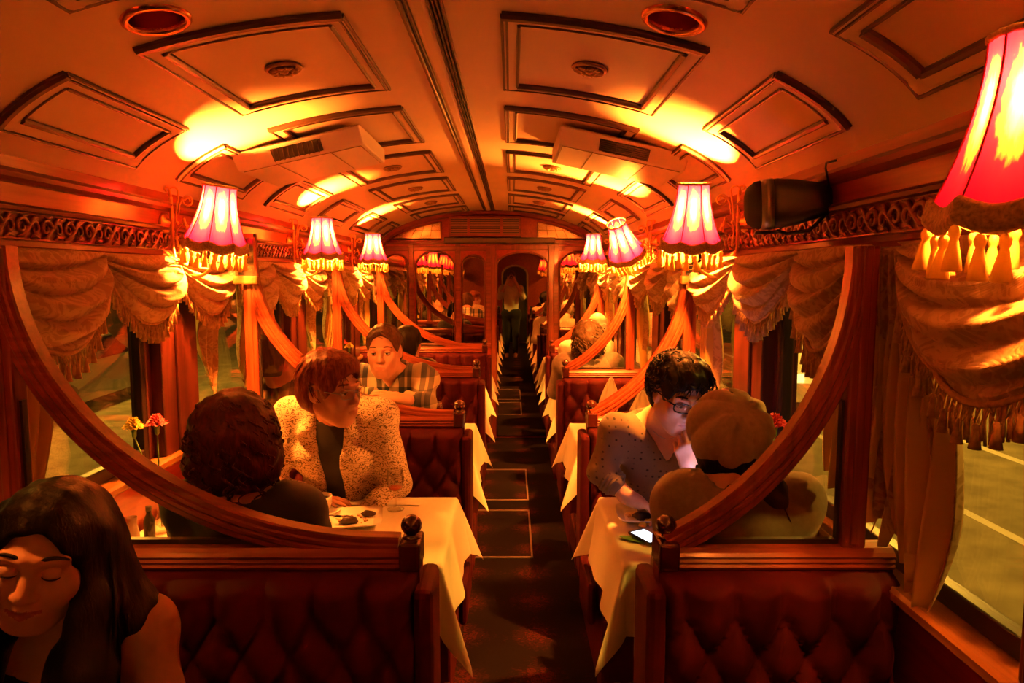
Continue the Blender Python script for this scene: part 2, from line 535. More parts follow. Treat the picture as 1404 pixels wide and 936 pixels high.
# windows and pillars between them ------------------------------------------------------------
wn = 1
for s in (-1, 1):
    cs = [PIL[s] + 1.5 * k for k in range(-3, 4)]
    cs = [c for c in cs if YB + .2 < c < YE - .05]
    for c in cs:
        b = MB()
        def bx(a, d, y0, y1, z0, z1, mi=0, bev=.006):
            lo, hi = sorted((s * a, s * d)); b.box(lo, hi, y0, y1, z0, z1, mi, bev)
        bx(W - .045, W + .08, c - .10, c + .19, 1.0, 1.745)
        bx(W - .055, W - .04, c + .0, c + .17, 1.0, 1.745)
        bx(W - .005, W + .05, c - .14, c - .10, 1.0, 1.745)
        struct(b.build('trim_%d' % tn, M['pillar'])); tn += 1
    edges = [YB] + cs + [YE]
    for a, d in zip(edges[:-1], edges[1:]):
        y0 = a + (.19 if a > YB else 0); y1 = d - (.135 if d < YE else 0)
        if y1 - y0 < .25: continue
        fw = .028
        b = MB()
        def bx(p, q, ya, yb, z0, z1):
            lo, hi = sorted((s * p, s * q)); b.box(lo, hi, ya, yb, z0, z1, 0, .004)
        bx(W + .0, W + .035, y0, y0 + fw, 1.0, 1.76); bx(W + .0, W + .035, y1 - fw, y1, 1.0, 1.76)
        bx(W + .0, W + .035, y0 + fw, y1 - fw, 1.0, 1.045); bx(W + .0, W + .035, y0 + fw, y1 - fw, 1.72, 1.76)
        fr = struct(b.build('window_%d' % wn, M['black_wood'])); wn += 1
        g = MB(); lo, hi = sorted((s * (W + .018), s * (W + .023))); g.box(lo, hi, y0 + fw * .6, y1 - fw * .6, 1.03, 1.74)
        g.build('pane', M['pane'], fr)

# ceiling mouldings ---------------------------------------------------------------------------
def bead_arc(b, x0, x1, y, w, h, mi=0, n=14):
    """bead running across the vault from x0 to x1, centred on y"""
    path = []
    for i in range(n + 1):
        x = x0 + (x1 - x0) * i / n
        nn = cnormal(x)
        path.append((V((x, y, zc(x))), V((0, 1, 0)), nn))
    b.sweep_x([(-w / 2, -.003), (-w / 2, h * .55), (-w / 4, h), (w / 4, h), (w / 2, h * .55), (w / 2, -.003)], path, mi)
def bead_y(b, x, y0, y1, w, h, mi=0):
    nn = cnormal(x); T = V((nn.z, 0, -nn.x))
    b.sweep_x([(-w / 2, -.003), (-w / 2, h * .55), (-w / 4, h), (w / 4, h), (w / 2, h * .55), (w / 2, -.003)],
              [(V((x, y, zc(x))), T, nn) for y in (y0, y1)], mi)
mats_c = [M['bead'], M['ceiling']]
def panel(xa, xb, y0, y1, cove):
    """xa is the edge nearer the middle line, xb the edge nearer the wall"""
    global tn
    b = MB(); s = 1 if xb > 0 else -1
    ins_y = .055; ins_x = .035 * s
    def off(x, d):  # move d along the vault from x towards the wall
        t = math.acos(max(-1, min(1, x / W))); L = sqrt((W * sin(t)) ** 2 + (ZCH * cos(t)) ** 2)
        t2 = t - d * s / L
        return W * cos(t2)
    xai = off(xa, .045); xbi = off(xb, -.045 if not cove else -.04)
    # raised cream border
    for (p, q) in ((y0, y0 + ins_y), (y1 - ins_y, y1)):
        bead_arc(b, xa, xb, (p + q) / 2, ins_y, .007, 1)
    bead_y(b, off(xa, .022), y0, y1, .045, .007, 1); bead_y(b, off(xb, -.022), y0, y1, .042, .007, 1)
    # outer and inner dark beads; uneven widths stand in for shaded moulding slopes
    bead_arc(b, xa, xb, y0, .034 if not cove else .030, .016)
    bead_arc(b, xa, xb, y1, .008, .009)
    for dd in (0.0, .013):
        bead_y(b, off(xa, dd), y0, y1, .008, .011)
    bead_y(b, xb, y0, y1, .010, .010)
    bead_arc(b, xai, xbi, y1 - ins_y, .026, .015)
    bead_arc(b, xai, xbi, y0 + ins_y, .006, .009)
    bead_y(b, xai, y0 + ins_y, y1 - ins_y, .011, .012); bead_y(b, xbi, y0 + ins_y, y1 - ins_y, .018, .013)
    struct(b.build('trim_%d' % tn, mats_c)); tn += 1
PY = [(-1.95, -1.27), (-1.02, -.34), (-.09, .59), (.84, 1.52), (1.78, 2.46), (2.72, 3.40), (3.66, 4.36), (4.60, 5.30), (5.55, 6.22), (6.45, 6.93)]
for (y0, y1) in PY:
    for s in (-1, 1):
        panel(.20 * s, .72 * s, y0, y1, False)
        panel(.885 * s, 1.075 * s, y0 - .02, y1 - .06, True)
# middle rib
b = MB()
bead_y(b, -.048, YB, YE, .014, .014); bead_y(b, -.032, YB, YE, .008, .010)
bead_y(b, -.004, YB, YE, .044, .008, 1)
for x in (.026, .036, .046, .056): bead_y(b, x, YB, YE, .006, .012)
struct(b.build('trim_%d' % tn, mats_c)); tn += 1

# carved vent rosettes in the flat panels
def rosette_mesh():
    b = MB()
    b.lathe([(.0, .0), (.052, .0), (.056, -.006), (.050, -.012), (.040, -.010), (.0, -.012)], n=28)
    for k in range(8):
        a = 2 * pi * k / 8
        b.ball((.033 * cos(a), .033 * sin(a), -.013), .013, 10, 0, (1, 1, .5))
        a += pi / 8
        b.tube([(.016 * cos(a), .016 * sin(a), -.014), (.032 * cos(a), .032 * sin(a), -.017), (.046 * cos(a), .046 * sin(a), -.012)], [.003, .005, .003], 6)
    b.ball((0, 0, -.013), .014, 12, 0, (1, 1, .6))
    b.lathe([(.024, -.012), (.027, -.018), (.024, -.02), (.021, -.018), (.021, -.012)], n=24)
    return b.mesh('ceiling_rosette', M['bronze'])
ros = rosette_mesh()
ordn = {4: 'nearest', 6: 'second', 7: 'third', 8: 'fourth'}
for k in (4, 6, 7, 8):
    for s in (-1, 1):
        y = sum(PY[k]) / 2; x = .46 * s
        n = cnormal(x)
        o = inst('ceiling_rosette', ros, None, (x, y, zc(x) - .001), (0, atan2(-n.x, -n.z), 0))
        tag(o, 'round carved bronze rosette, %s from the camera in the %s row of flat ceiling panels' % (ordn[k], 'left' if s < 0 else 'right'),
            'ceiling rosette', 'carved rosettes in the ceiling panels')

# recessed brass downlights
def downlight(s):
    x = .605 * s; y = 1.66; n = cnormal(x)
    e = empty('ceiling_downlight', (x, y, zc(x))); e.rotation_euler = (0, atan2(-n.x, -n.z), 0)
    b = MB(); b.lathe([(.0585, .012), (.0585, -.004), (.062, -.009), (.070, -.011), (.077, -.007), (.080, .002)], n=48, cap=False); b.build('trim_ring', M['copper'], e)
    b = MB(); b.lathe([(.0588, -.003), (.0575, .02), (.053, .06), (.046, .085), (.0, .085)], n=40, cap=False)
    o = b.build('reflector', M['copper_rib'], e)
    b = MB(); b.lathe([(.0, .060), (.024, .062), (.032, .070), (.034, .084)], n=24, cap=False); b.build('lens', M['bronze'], e)
    tag(e, 'round copper-rimmed downlight in the ceiling on the %s, before the first flat panels' % ('left' if s < 0 else 'right'), 'ceiling light', 'recessed ceiling downlights')
for s in (-1, 1): downlight(s)

# slung air conditioning units
def aircon(s):
    dx = 0.0 if s > 0 else .03
    e = empty('air_conditioner', (0, 0, 0))
    # cross-section along the unit: inner end (towards the middle) i, outer end o; near lip, near bottom, far bottom, far top
    def sec(x, dz):
        zb = 2.230 - (x - .424) * .2188
        return [(x, 2.84, zb + .056), (x, 2.92, zb), (x, 3.41, zb), (x, 3.41, zb + .066), (x, 2.86, zb + .066)]
    def ring(x): return [V((s * px + dx, py, pz)) for px, py, pz in sec(x, 0)]
    b = MB()
    vs = ring(.424) + ring(.952); n = 5
    fs = [tuple(range(5)), tuple(range(9, 4, -1))] + [(i, i + 5, (i + 1) % 5 + 5, (i + 1) % 5) for i in range(5)]
    b.add(vs, fs)
    body = b.build('housing', M['ac_white'], e)
    bm = body.modifiers.new('bev', 'BEVEL'); bm.width = .006; bm.segments = 2
    # face-plane helper: f 0..1 along x, g 0..1 from lip to bottom
    def fp(f, g, o=0.0):
        x = .424 + .528 * f; zb = 2.230 - (x - .424) * .2188
        return V((s * x + dx, 2.84 + .08 * g - o * .6, zb + .056 * (1 - g) - o * .8))
    vent = MB()
    f0, f1, g0, g1 = .31, .70, .20, .86
    vent.add([fp(f0, g0, .003), fp(f1, g0, .003), fp(f1, g1, .003), fp(f0, g1, .003), fp(f0, g0, -.01), fp(f1, g0, -.01), fp(f1, g1, -.01), fp(f0, g1, -.01)],
             [(0, 1, 2, 3), (7, 6, 5, 4), (0, 4, 5, 1), (1, 5, 6, 2), (2, 6, 7, 3), (3, 7, 4, 0)])
    gr = vent.build('air_outlet', M['black'], e)
    fins = MB()
    if s > 0:
        for k in range(6):
            g = g0 + (g1 - g0) * (k + .5) / 6; fins.tube([fp(f0 + .01, g, .006), fp(f1 - .01, g, .006)], .0018, 5)
        for k in (0.02, .34, .66, .98): fins.tube([fp(f0 + (f1 - f0) * k, g0, .006), fp(f0 + (f1 - f0) * k, g1, .006)], .0016, 5)
    else:
        for k in range(10):
            f = f0 + (f1 - f0) * (k + .5) / 10; fins.tube([fp(f, g0, .006), fp(f + .012, g1, .006)], .0025, 5)
    fins.build('fins', M['ac_fin'], gr)
    def bp(f, h, o=.0015):
        x = .424 + .528 * f; zb = 2.230 - (x - .424) * .2188
        return V((s * x + dx, 2.92 + .49 * h, zb - o))
    seam = MB()
    for f in (.27, .70): seam.tube([bp(f, .03), bp(f, .97)], .0022, 5)
    seam.tube([bp(.03, .05), bp(.97, .05)], .0018, 5); seam.tube([bp(.03, .05), bp(.03, .95)], .0018, 5)
    seam.build('panel_seams', M['ac_line'], e)
    for f in (.15, .8):
        br = MB()
        x = .424 + .528 * f; zb = 2.230 - (x - .424) * .2188
        xx = s * x + dx
        br.box(xx - .02, xx + .02, 3.0, 3.3, zb + .06, zc(xx) + .004)
        br.build('hanger', M['ac_white'], e)
    tag(e, 'cream air conditioner slung under the %s ceiling curve, dark %s' % (('left', 'vent with upright fins') if s < 0 else ('right', 'vent with level fins')),
        'air conditioner', 'air conditioners under the ceiling')
aircon(-1); aircon(1)

# ================================================================== END WALL
def EX(u): return CX + (u - 701) * 7 / F
def EZ(v): return CZ - (v - 378) * 7 / F
b = MB()
pts = [(-W, 0), (W, 0), (W, ZC0)] + [(W * cos(t), ZC0 + ZCH * sin(t)) for t in [pi * i / 40 for i in range(1, 40)]] + [(-W, ZC0)]
b.prism(pts, YE, YE + .08)
struct(b.build('wall_end', M['red_panel']))
b = MB(); b.prism(pts, YB - .08, YB); struct(b.build('wall_back', M['red_panel']))

def arch_outline(x0, x1, z0, z1, rise, n=14):
    cx = (x0 + x1) / 2; a = (x1 - x0) / 2
    return [(x0, z0), (x1, z0)] + [(cx + a * cos(pi * i / n), z1 - rise + rise * sin(pi * i / n)) for i in range(n + 1)]
def mirror_panel(x0, x1, z0, z1, rise, label):
    e = empty('mirror_panel', ((x0 + x1) / 2, YE, z0))
    cx = (x0 + x1) / 2
    o = [(x - cx, z - z0) for x, z in arch_outline(x0, x1, z0, z1, rise)]
    b = MB(); b.prism(o, -.006, -.001); b.build('mirror_glass', M['mirror'], e)
    b = MB(); b.tube([(x, -.006, z) for x, z in o], .011, 8, closed=True)
    b.build('moulding', M['wood_z'], e)
    oi = [(x * .86, z * .95 + .025) for x, z in o]
    b = MB(); b.tube([(x, -.0065, z) for x, z in oi], .0016, 5, closed=True); b.build('etched_line', M['bronze'], e)
    tag(e, label, 'mirror', 'arched mirrors on the end wall')
mirror_panel(EX(529), EX(560), EZ(471), EZ(349), .10, 'narrow arched mirror at the left edge of the red end wall')
mirror_panel(EX(571), EX(624), EZ(471), EZ(345), .16, 'wide arched mirror on the left half of the end wall, reflecting two lampshades')
mirror_panel(EX(634), EX(666), EZ(471), EZ(350), .11, 'narrow arched mirror directly left of the mirrored end door')
mirror_panel(EX(767), EX(817), EZ(471), EZ(346), .15, 'wide arched mirror right of the mirrored end door')
# stiles, rails and ledge of the panelling
b = MB()
for u in (522, 565, 628.5, 670, 762, 822):
    x = EX(u); b.box(x - .026, x + .026, YE - .022, YE, .95, 2.0, 0, .005)
for (u0, u1) in ((518, 673), (758, 828)):
    b.box(max(EX(u0), -W + .005), min(EX(u1), W - .005), YE - .045, YE, EZ(476), EZ(470), 0, .008)
    b.box(max(EX(u0), -W + .005), min(EX(u1), W - .005), YE - .02, YE, EZ(344.5), EZ(338), 0, .004)
b.box(-W + .005, W - .005, YE - .03, YE, EZ(335), EZ(331.5), 0, .006)
struct(b.build('trim_%d' % tn, M['wood_x'])); tn += 1
# arch trim under the vault at the end wall
b = MB()
path = []
for i in range(41):
    t = pi * i / 40
    path.append((V(((W - .002) * cos(t), YE - .02, ZC0 + (ZCH - .002) * sin(t))), V((0, 1, 0)), V((-cos(t) * ZCH, 0, -sin(t) * W)).normalized()))
b.sweep_x([(-.02, 0), (-.02, .035), (.0, .05), (.018, .05), (.018, 0)], path)
struct(b.build('trim_%d' % tn, M['wood_x'])); tn += 1
# lunettes
for s in (-1, 1):
    def lo(k=1.0):
        xs = [.487 + (1.02 - .487) * i / 12 for i in range(13)]
        top = [(x, min(zc(x) - .075, 2.235)) for x in xs]
        pol = [(.487, 2.05)] + [(1.045, 2.05)] + top[::-1]
        return [(s * x, z) for x, z in pol]
    e = empty('lunette_window', (s * .75, YE, 2.05))
    o = [(x - s * .75, z - 2.05) for x, z in lo()]
    b = MB(); b.prism(o, -.008, -.002); b.build('etched_glass', plain('lunette_mirror', (.9, .8, .62), .12, 1.0) if s < 0 else bpy.data.materials['lunette_mirror'], e)
    b = MB(); b.tube([(x, -.008, z) for x, z in o], .009, 6, closed=True); b.build('moulding', M['wood_x'], e)
    b = MB()
    for k in range(6):
        f = k / 5
        b.tube([(s * (-.25 + .5 * f), -.009, .006), (s * (-.255 + .40 * f), -.009, .16 - .13 * f ** 2)], .0022, 5)
    b.tube([(s * (-.26), -.009, .09), (s * .02, -.009, .085), (s * .2, -.009, .05)], .0022, 5)
    b.build('reflection_lines', M['bronze'], e)  # modelled lines imitate the vault's reflection in the glass
    tag(e, 'mirrored quarter-arch lunette with imitated reflection lines, high on the end wall %s of the vent box' % ('left' if s < 0 else 'right'), 'lunette', 'lunettes on the end wall')
# vent box
e = empty('vent_box', (EX(665.5), YE, EZ(326)))
x0, x1 = EX(617) - EX(665.5), EX(714) - EX(665.5); z1 = EZ(299) - EZ(326)
b = MB(); b.box(x0, x1, -.10, 0, 0, z1, 0, .006); b.build('case', M['wood_x'], e)
for (u0, u1) in ((620, 642), (645.5, 686), (690, 711)):
    a, c = EX(u0) - EX(665.5), EX(u1) - EX(665.5)
    b = MB(); b.box(a, c, -.104, -.098, .025, z1 - .02); 
    pnl = b.build('louvre_panel', M['black_wood'], e)
    b = MB()
    for k in range(9):
        z = .03 + (z1 - .055) * k / 8; b.box(a, c, -.110, -.103, z, z + .006)
    b.build('slats', M['bronze'], pnl)
tag(e, 'dark wooden vent box with three louvred sections at the top of the end wall', 'vent')
b = MB(); b.box(EX(611) , EX(760), YE - .12, YE, EZ(334.5), EZ(327), 0, .006); struct(b.build('trim_%d' % tn, M['black_wood'])); tn += 1
# end door with a full-length mirror
dx0, dx1 = EX(673), EX(759)
b = MB()
b.box(dx0, dx0 + .055, YE - .04, YE, 0, EZ(336), 0, .006); b.box(dx1 - .055, dx1, YE - .04, YE, 0, EZ(336), 0, .006)
b.box(dx0 + .055, dx1 - .055, YE - .04, YE, EZ(343), EZ(336), 0, .006)
d = struct(b.build('door_1', M['wood_z']))
o = arch_outline(dx0 + .062, dx1 - .062, .02, EZ(346), .13)
b = MB(); b.prism(o, YE - .012, YE - .003); b.build('door_mirror', M['mirror'], d)
b = MB(); b.tube([(x, YE - .012, z) for x, z in o], .010, 6, closed=True); b.build('door_moulding', M['wood_z'], d)
# back wall behind the camera: an arched doorway with the lit street in it
b = MB(); o = arch_outline(.0, .62, .02, 1.93, .22)
b.tube([(x, YB + .012, z) for x, z in o], .022, 8, closed=True)
d2 = struct(b.build('door_2', M['brass']))
b = MB(); b.prism(o, YB + .001, YB + .006); b.build('door_panel', M['black_wood'], d2)
b = MB(); b.box(-.06 + .12, .17, YB + .006, YB + .012, .35, 1.25); b.build('door_glass', M['lit_window'], d2)

# ================================================================== STREET OUTSIDE
b = MB(); b.box(-60, 60, -30, 90, -.95, -.85); rd = struct(b.build('road', M['asphalt']))
b = MB()
b.box(5.05, 5.17, -10, 60, -.85, -.846); b.box(7.1, 7.25, -10, 60, -.85, -.846)
b.box(-4.3, -4.18, -10, 60, -.85, -.846)
struct(b.build('road_markings', M['road_paint']))
def car(loc, rz, mat, label):
    e = empty('car', loc, rz)
    b = MB()
    side = [(-2.1, .25), (-2.15, .6), (-1.95, .82), (-1.3, .92), (-.75, 1.38), (.55, 1.42), (1.25, .98), (1.95, .88), (2.12, .6), (2.1, .25)]
    def ring(y, k): return [V((x * (1 - .03 * abs(k)), y * (1 if z < 1 else .84), z)) for x, z in side]
    vs = []; fs = []; ys = [-.82, -.75, -.4, 0, .4, .75, .82]; n = len(side)
    for i, y in enumerate(ys):
        vs += [V((x * (.96 if abs(y) > .8 else 1), y * (1 if z < .95 else .82), .3 + (z - .3) * (.97 if abs(y) > .8 else 1))) for x, z in side]
    for i in range(len(ys) - 1):
        for k in range(n): fs.append((i * n + k, i * n + (k + 1) % n, (i + 1) * n + (k + 1) % n, (i + 1) * n + k))
    fs.append(tuple(range(n))[::-1]); fs.append(tuple((len(ys) - 1) * n + k for k in range(n)))
    b.add(vs, fs, 0, False); b.build('bodywork', mat, e)
    for sg in (-1, 1):
        b = MB(); b.add([V((-1.2, sg * .785, .95)), V((1.1, sg * .785, .98)), V((.5, sg * .70, 1.36)), V((-.7, sg * .70, 1.33)), V((-1.2, sg * .70, .95)), V((1.1, sg * .70, .98)), V((.5, sg * .66, 1.36)), V((-.7, sg * .66, 1.33))],
                        [(0, 1, 2, 3), (7, 6, 5, 4), (0, 4, 5, 1), (1, 5, 6, 2), (2, 6, 7, 3), (3, 7, 4, 0)]); b.build('side_window', M['black_gloss'], e)
        for x in (-1.3, 1.3):
            b = MB(); b.lathe([(.0, -.1), (.3, -.1), (.32, -.06), (.32, .06), (.3, .1), (.0, .1)], (x, sg * .74, .32), 20, axis='y'); b.build('wheel', M['tyre'], e)
    for y in (-.6, .6):
        b = MB(); b.box(-2.17, -2.08, y - .16, y + .16, .62, .76); b.build('lamp', M['tail_lamp'], e)
    tag(e, label, 'car')
car((6.3, 14.2, -.85), radians(80), M['car_white'], 'white car on the road outside the right-hand windows, left of the wooden hoop')
car((-8.4, 13.0, -.85), radians(95), M['car_dark'], 'dark car out on the road seen through the left window under the swags')
def facade(x, y0, y1, h, label, rows):
    e = empty('building', (x, (y0 + y1) / 2, -.85))
    L = (y1 - y0) / 2
    b = MB(); b.box(-.3, .3, -L, L, 0, h); b.build('wall', M['facade'], e)
    s = -1 if x > 0 else 1
    for (yy, zz, ww, hh) in rows:
        b = MB(); b.box(min(s * .3, s * .34), max(s * .3, s * .34), yy - ww / 2, yy + ww / 2, zz, zz + hh); b.build('lit_window', M['lit_window'], e)
    tag(e, label, 'building')
facade(17, 5, 55, 7, 'dim street building far beyond the right-hand windows', [(-20, 1.0, 2.2, .5), (-14, 1.1, 1.5, 1.3), (-6, 1.2, 2, 1.4), (4, 1.0, 3, 1.5), (12, 1.3, 2, 1.2)])
facade(-17, 5, 55, 7, 'dim street building far beyond the left-hand windows', [(-17, 1.2, 2.5, .3), (-17, 1.8, 2.5, .3), (-17, 2.4, 2.5, .3), (-4, 1.2, 2, 1.4), (5, 1.0, 3, 1.5), (14, 1.3, 2, 1.2)])
for (x, y, p) in ((6.5, 1.5, 420), (7.5, 12, 420), (-7.5, 4, 420), (-8, 14, 380)):
    l = bpy.data.lights.new('street_light', 'POINT'); l.energy = p * 3.3; l.color = (1, .50, .06); l.shadow_soft_size = .3
    o = bpy.data.objects.new('street_light', l); o.location = (x, y, 5.0); link(o)
w = bpy.data.worlds.new('night'); scene.world = w; w.use_nodes = True
bg = w.node_tree.nodes['Background']; bg.inputs[0].default_value = (.02, .016, .01, 1); bg.inputs[1].default_value = .3
# ================================================================== WALL LAMPS
LAMP_W = 260.0
def shade_mesh(np_=8, name='lamp_shade'):
    per = 8; nu = np_ * per; nv = 18
    vs = []; uvs = []
    def P(u, t):
        a = 2 * pi * u / nu; f = (u % per) / per
        r = .060 + (.118 - .060) * (1 - t) ** 1.8
        r *= cos(pi / np_) / cos((f - .5) * 2 * pi / np_) * (1.0 - .02 * sin(pi * f))
        zb = -.078 - .014 * sin(pi * f)
        return V((r * cos(a), r * sin(a), zb + (.14 - zb) * t))
    me = bpy.data.meshes.new(name)
    verts = [P(u, j / (nv - 1)) for j in range(nv) for u in range(nu)]
    faces = [(j * nu + u, j * nu + (u + 1) % nu, (j + 1) * nu + (u + 1) % nu, (j + 1) * nu + u) for j in range(nv - 1) for u in range(nu)]
    me.from_pydata(verts, [], faces)
    uv = me.uv_layers.new(name='UVMap'); i = 0
    for j in range(nv - 1):
        for u in range(nu):
            p = u // per; a = (u % per) / per; c = a + 1 / per
            for (q, t) in ((a, j), (c, j), (c, j + 1), (a, j + 1)):
                uv.data[i].uv = (p + q * .999 + .0005, t / (nv - 1)); i += 1
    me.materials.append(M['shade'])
    for p in me.polygons: p.use_smooth = True
    return me
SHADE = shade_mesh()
def shade_rib_mesh():
    b = MB()
    for k in range(8):
        a = 2 * pi * k / 8; pts = []
        for j in range(10):
            t = j / 9; r = .0605 + (.118 - .060) * (1 - t) ** 1.8
            pts.append((r * cos(a), r * sin(a), -.078 + .218 * t))
        b.tube(pts, .0016, 5)
    return b.mesh('rib', plain('shade_piping', (.55, .02, .05), .6))
RIB = shade_rib_mesh()
def braid_mesh():
    b = MB(); nu = 96; pr = [(-.003, .020), (.003, .016), (.005, .002), (.003, -.014), (-.003, -.018)]
    def fn(u, v):
        a = 2 * pi * u; f = (u * 8) % 1
        k = v * 4; i = min(int(k), 3); q = k - i
        dr = pr[i][0] + (pr[i + 1][0] - pr[i][0]) * q; dz = pr[i][1] + (pr[i + 1][1] - pr[i][1]) * q
        r = .1165 * cos(pi / 8) / cos((f - .5) * 2 * pi / 8) + dr + .002 + (.004 if dz < 0 else 0)
        return V((r * cos(a), r * sin(a), -.078 - .014 * sin(pi * f) + dz))
    b.grid(fn, nu, 9, wrap_u=True)
    return b.mesh('braid', M['braid'])
BRAID = braid_mesh()
RIM = MB().tube([(.0605 * cos(2 * pi * i / 40), .0605 * sin(2 * pi * i / 40), .141 + .0015 * (i % 2)) for i in range(40)], .0048, 6, closed=True).mesh('rim_cord', M['braid'])
def tassel_mesh():
    b = MB()
    b.tube([(0, 0, .014), (0, 0, .0)], .0022, 6)
    b.lathe([(.0, .002), (.005, .0), (.0072, -.006), (.0064, -.012), (.0046, -.016), (.0058, -.020), (.008, -.034), (.0112, -.056), (.0100, -.058), (.0, -.052)],
            n=18, rmod=lambda a, i: 1 + (.10 * cos(9 * a) if i > 5 else 0))
    return b.mesh('tassel', M['gold_tassel'])
TASSEL = tassel_mesh()
def arc_pts(cx, cz, r, a0, a1, n=12):
    return [(cx + r * cos(a0 + (a1 - a0) * i / n), cz + r * sin(a0 + (a1 - a0) * i / n)) for i in range(n + 1)]
def arm_mesh(s):
    b = MB(); D = lambda L: [(-s * u, 0, z) for u, z in L]
    main = [(.03, .10), (.03, .04), (.03, -.03), (.03, -.085)] + [(u_, -.085 + (z_ + .085) * 1.38) for u_, z_ in arc_pts(.115, -.085, .085, pi, 2 * pi, 14)[1:]] + [(.20, -.05), (.203, -.01)]
    b.tube(D(main), .0068, 8)
    b.tube(D([(.03, .10), (.026, .125)] + arc_pts(.018, .128, .009, 0, pi * 1.5, 8)), [.005] * 2 + [.005 - .0003 * i for i in range(9)], 7)
    hook = [(.05, -.09), (.045, -.04), (.048, .04), (.058, .10)] + arc_pts(.042, .118, .018, 0, pi, 8) + [(.022, .105)]
    b.tube(D(hook), .0036, 7)
    curl = [(.056, .03), (.062, .07), (.075, .095)] + arc_pts(.094, .085, .018, pi * .8, -pi * 1.1, 14) + arc_pts(.094, .087, .009, -pi * 1.1, -pi * 2.2, 8)
    b.tube(D(curl), .0034, 7)
    low = [(.05, -.02), (.07, .0), (.085, -.012), (.085, -.035), (.07, -.04)]
    b.tube(D(low), .0034, 7)
    for (u, z) in ((.03, .02), (.03, -.03), (.05, .0), (.045, -.055)):
        b.ball((-s * u, 0, z), .0085, 10)
    for k in range(4):
        b.ball((-s * (.075 + .006 * k), .004 * (-1) ** k, .012 - .012 * k), .007, 8, 0, (1, .6, 1.3))
    b.tube(D([(.0, 0), (.03, .0)]), .008, 8)
    b.lathe([(.0, -.02), (.018, -.018), (.022, .0), (.012, .012), (.012, .03)], (-s * .203, 0, -.005), 16)
    return b.mesh('arm', M['brass'])
ARM = {-1: arm_mesh(-1), 1: arm_mesh(1)}
def plate_mesh(s):
    b = MB(); b.lathe([(.0, .026), (.014, .024), (.018, .016), (.032, .012), (.04, .005), (.04, .0), (.0, .0)] if s < 0 else [(.0, -.026), (.014, -.024), (.018, -.016), (.032, -.012), (.04, -.005), (.04, .0), (.0, .0)], n=28, axis='x')
    return b.mesh('wall_plate', M['brass'])
PLATE = {-1: plate_mesh(-1), 1: plate_mesh(1)}
def sconce(s, y, label, tilt=(0, 0), z=1.88, watt=1.0, du=0.0, low=1.0):
    e = empty('wall_lamp', (s * (W - .013), y, z))
    inst('wall_plate', PLATE[s], e); inst('arm', ARM[s], e)
    piv = (-s * (.203 + du), 0, 0)
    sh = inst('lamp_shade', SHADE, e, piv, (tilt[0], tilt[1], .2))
    inst('braid', BRAID, sh); inst('rim_cord', RIM, sh); inst('rib', RIB, sh)
    nt_ = 25
    for k in range(nt_):
        a = 2 * pi * (k + .5) / nt_; f = (k + .5) / nt_ * 8 % 1
        r = .119 * cos(pi / 8) / cos((f - .5) * 2 * pi / 8)
        inst('tassel', TASSEL, sh, (r * cos(a), r * sin(a), -.098 - .014 * sin(pi * f)), (random.uniform(-.1, .1), random.uniform(-.1, .1), random.uniform(0, 6)))
    for zb in (.076, -.050):      # bulb split into two points, placed to light both ceiling and swags
        l = bpy.data.lights.new('bulb', 'POINT'); l.energy = LAMP_W * watt * .5 * (low if zb < 0 else 1); l.color = (1.0, .24, .022); l.shadow_soft_size = .018
        lo = bpy.data.objects.new('bulb', l); lo.location = (0, 0, zb); link(lo, sh)
    tag(e, label, 'wall lamp', 'fringed wall lamps')
    return e
sconce(-1, 2.65, 'pink fringed wall lamp on a brass scroll arm, nearest on the left wall', (radians(6), radians(8)))
sconce(-1, 4.12, 'pink fringed wall lamp, second along the left wall, above the auburn-haired diner')
sconce(-1, 5.62, 'pink fringed wall lamp on the left wall, closest to the end mirrors')
sconce(1, .90, 'huge close pink lampshade with gold tassels cut by the right edge of the photo', (radians(2), radians(-2)), z=1.845, watt=.52, low=.05)
sconce(1, 2.60, 'pink fringed wall lamp on the right wall beside the black speaker', (radians(9), radians(-3)))
sconce(1, 4.20, 'right wall lamp with its shade tipped towards the camera, showing the white open top', (radians(24), radians(-30)))
sconce(1, 5.70, 'pink fringed wall lamp on the right wall, closest to the end mirrors')

sconce(-1, 1.02, 'pink fringed wall lamp on the left wall just outside the picture', z=1.875, watt=.18, low=.1)
sconce(-1, -.75, 'pink fringed wall lamp behind the camera on the left', watt=.08)
sconce(1, -.75, 'pink fringed wall lamp behind the camera on the right', watt=.40, low=.05)

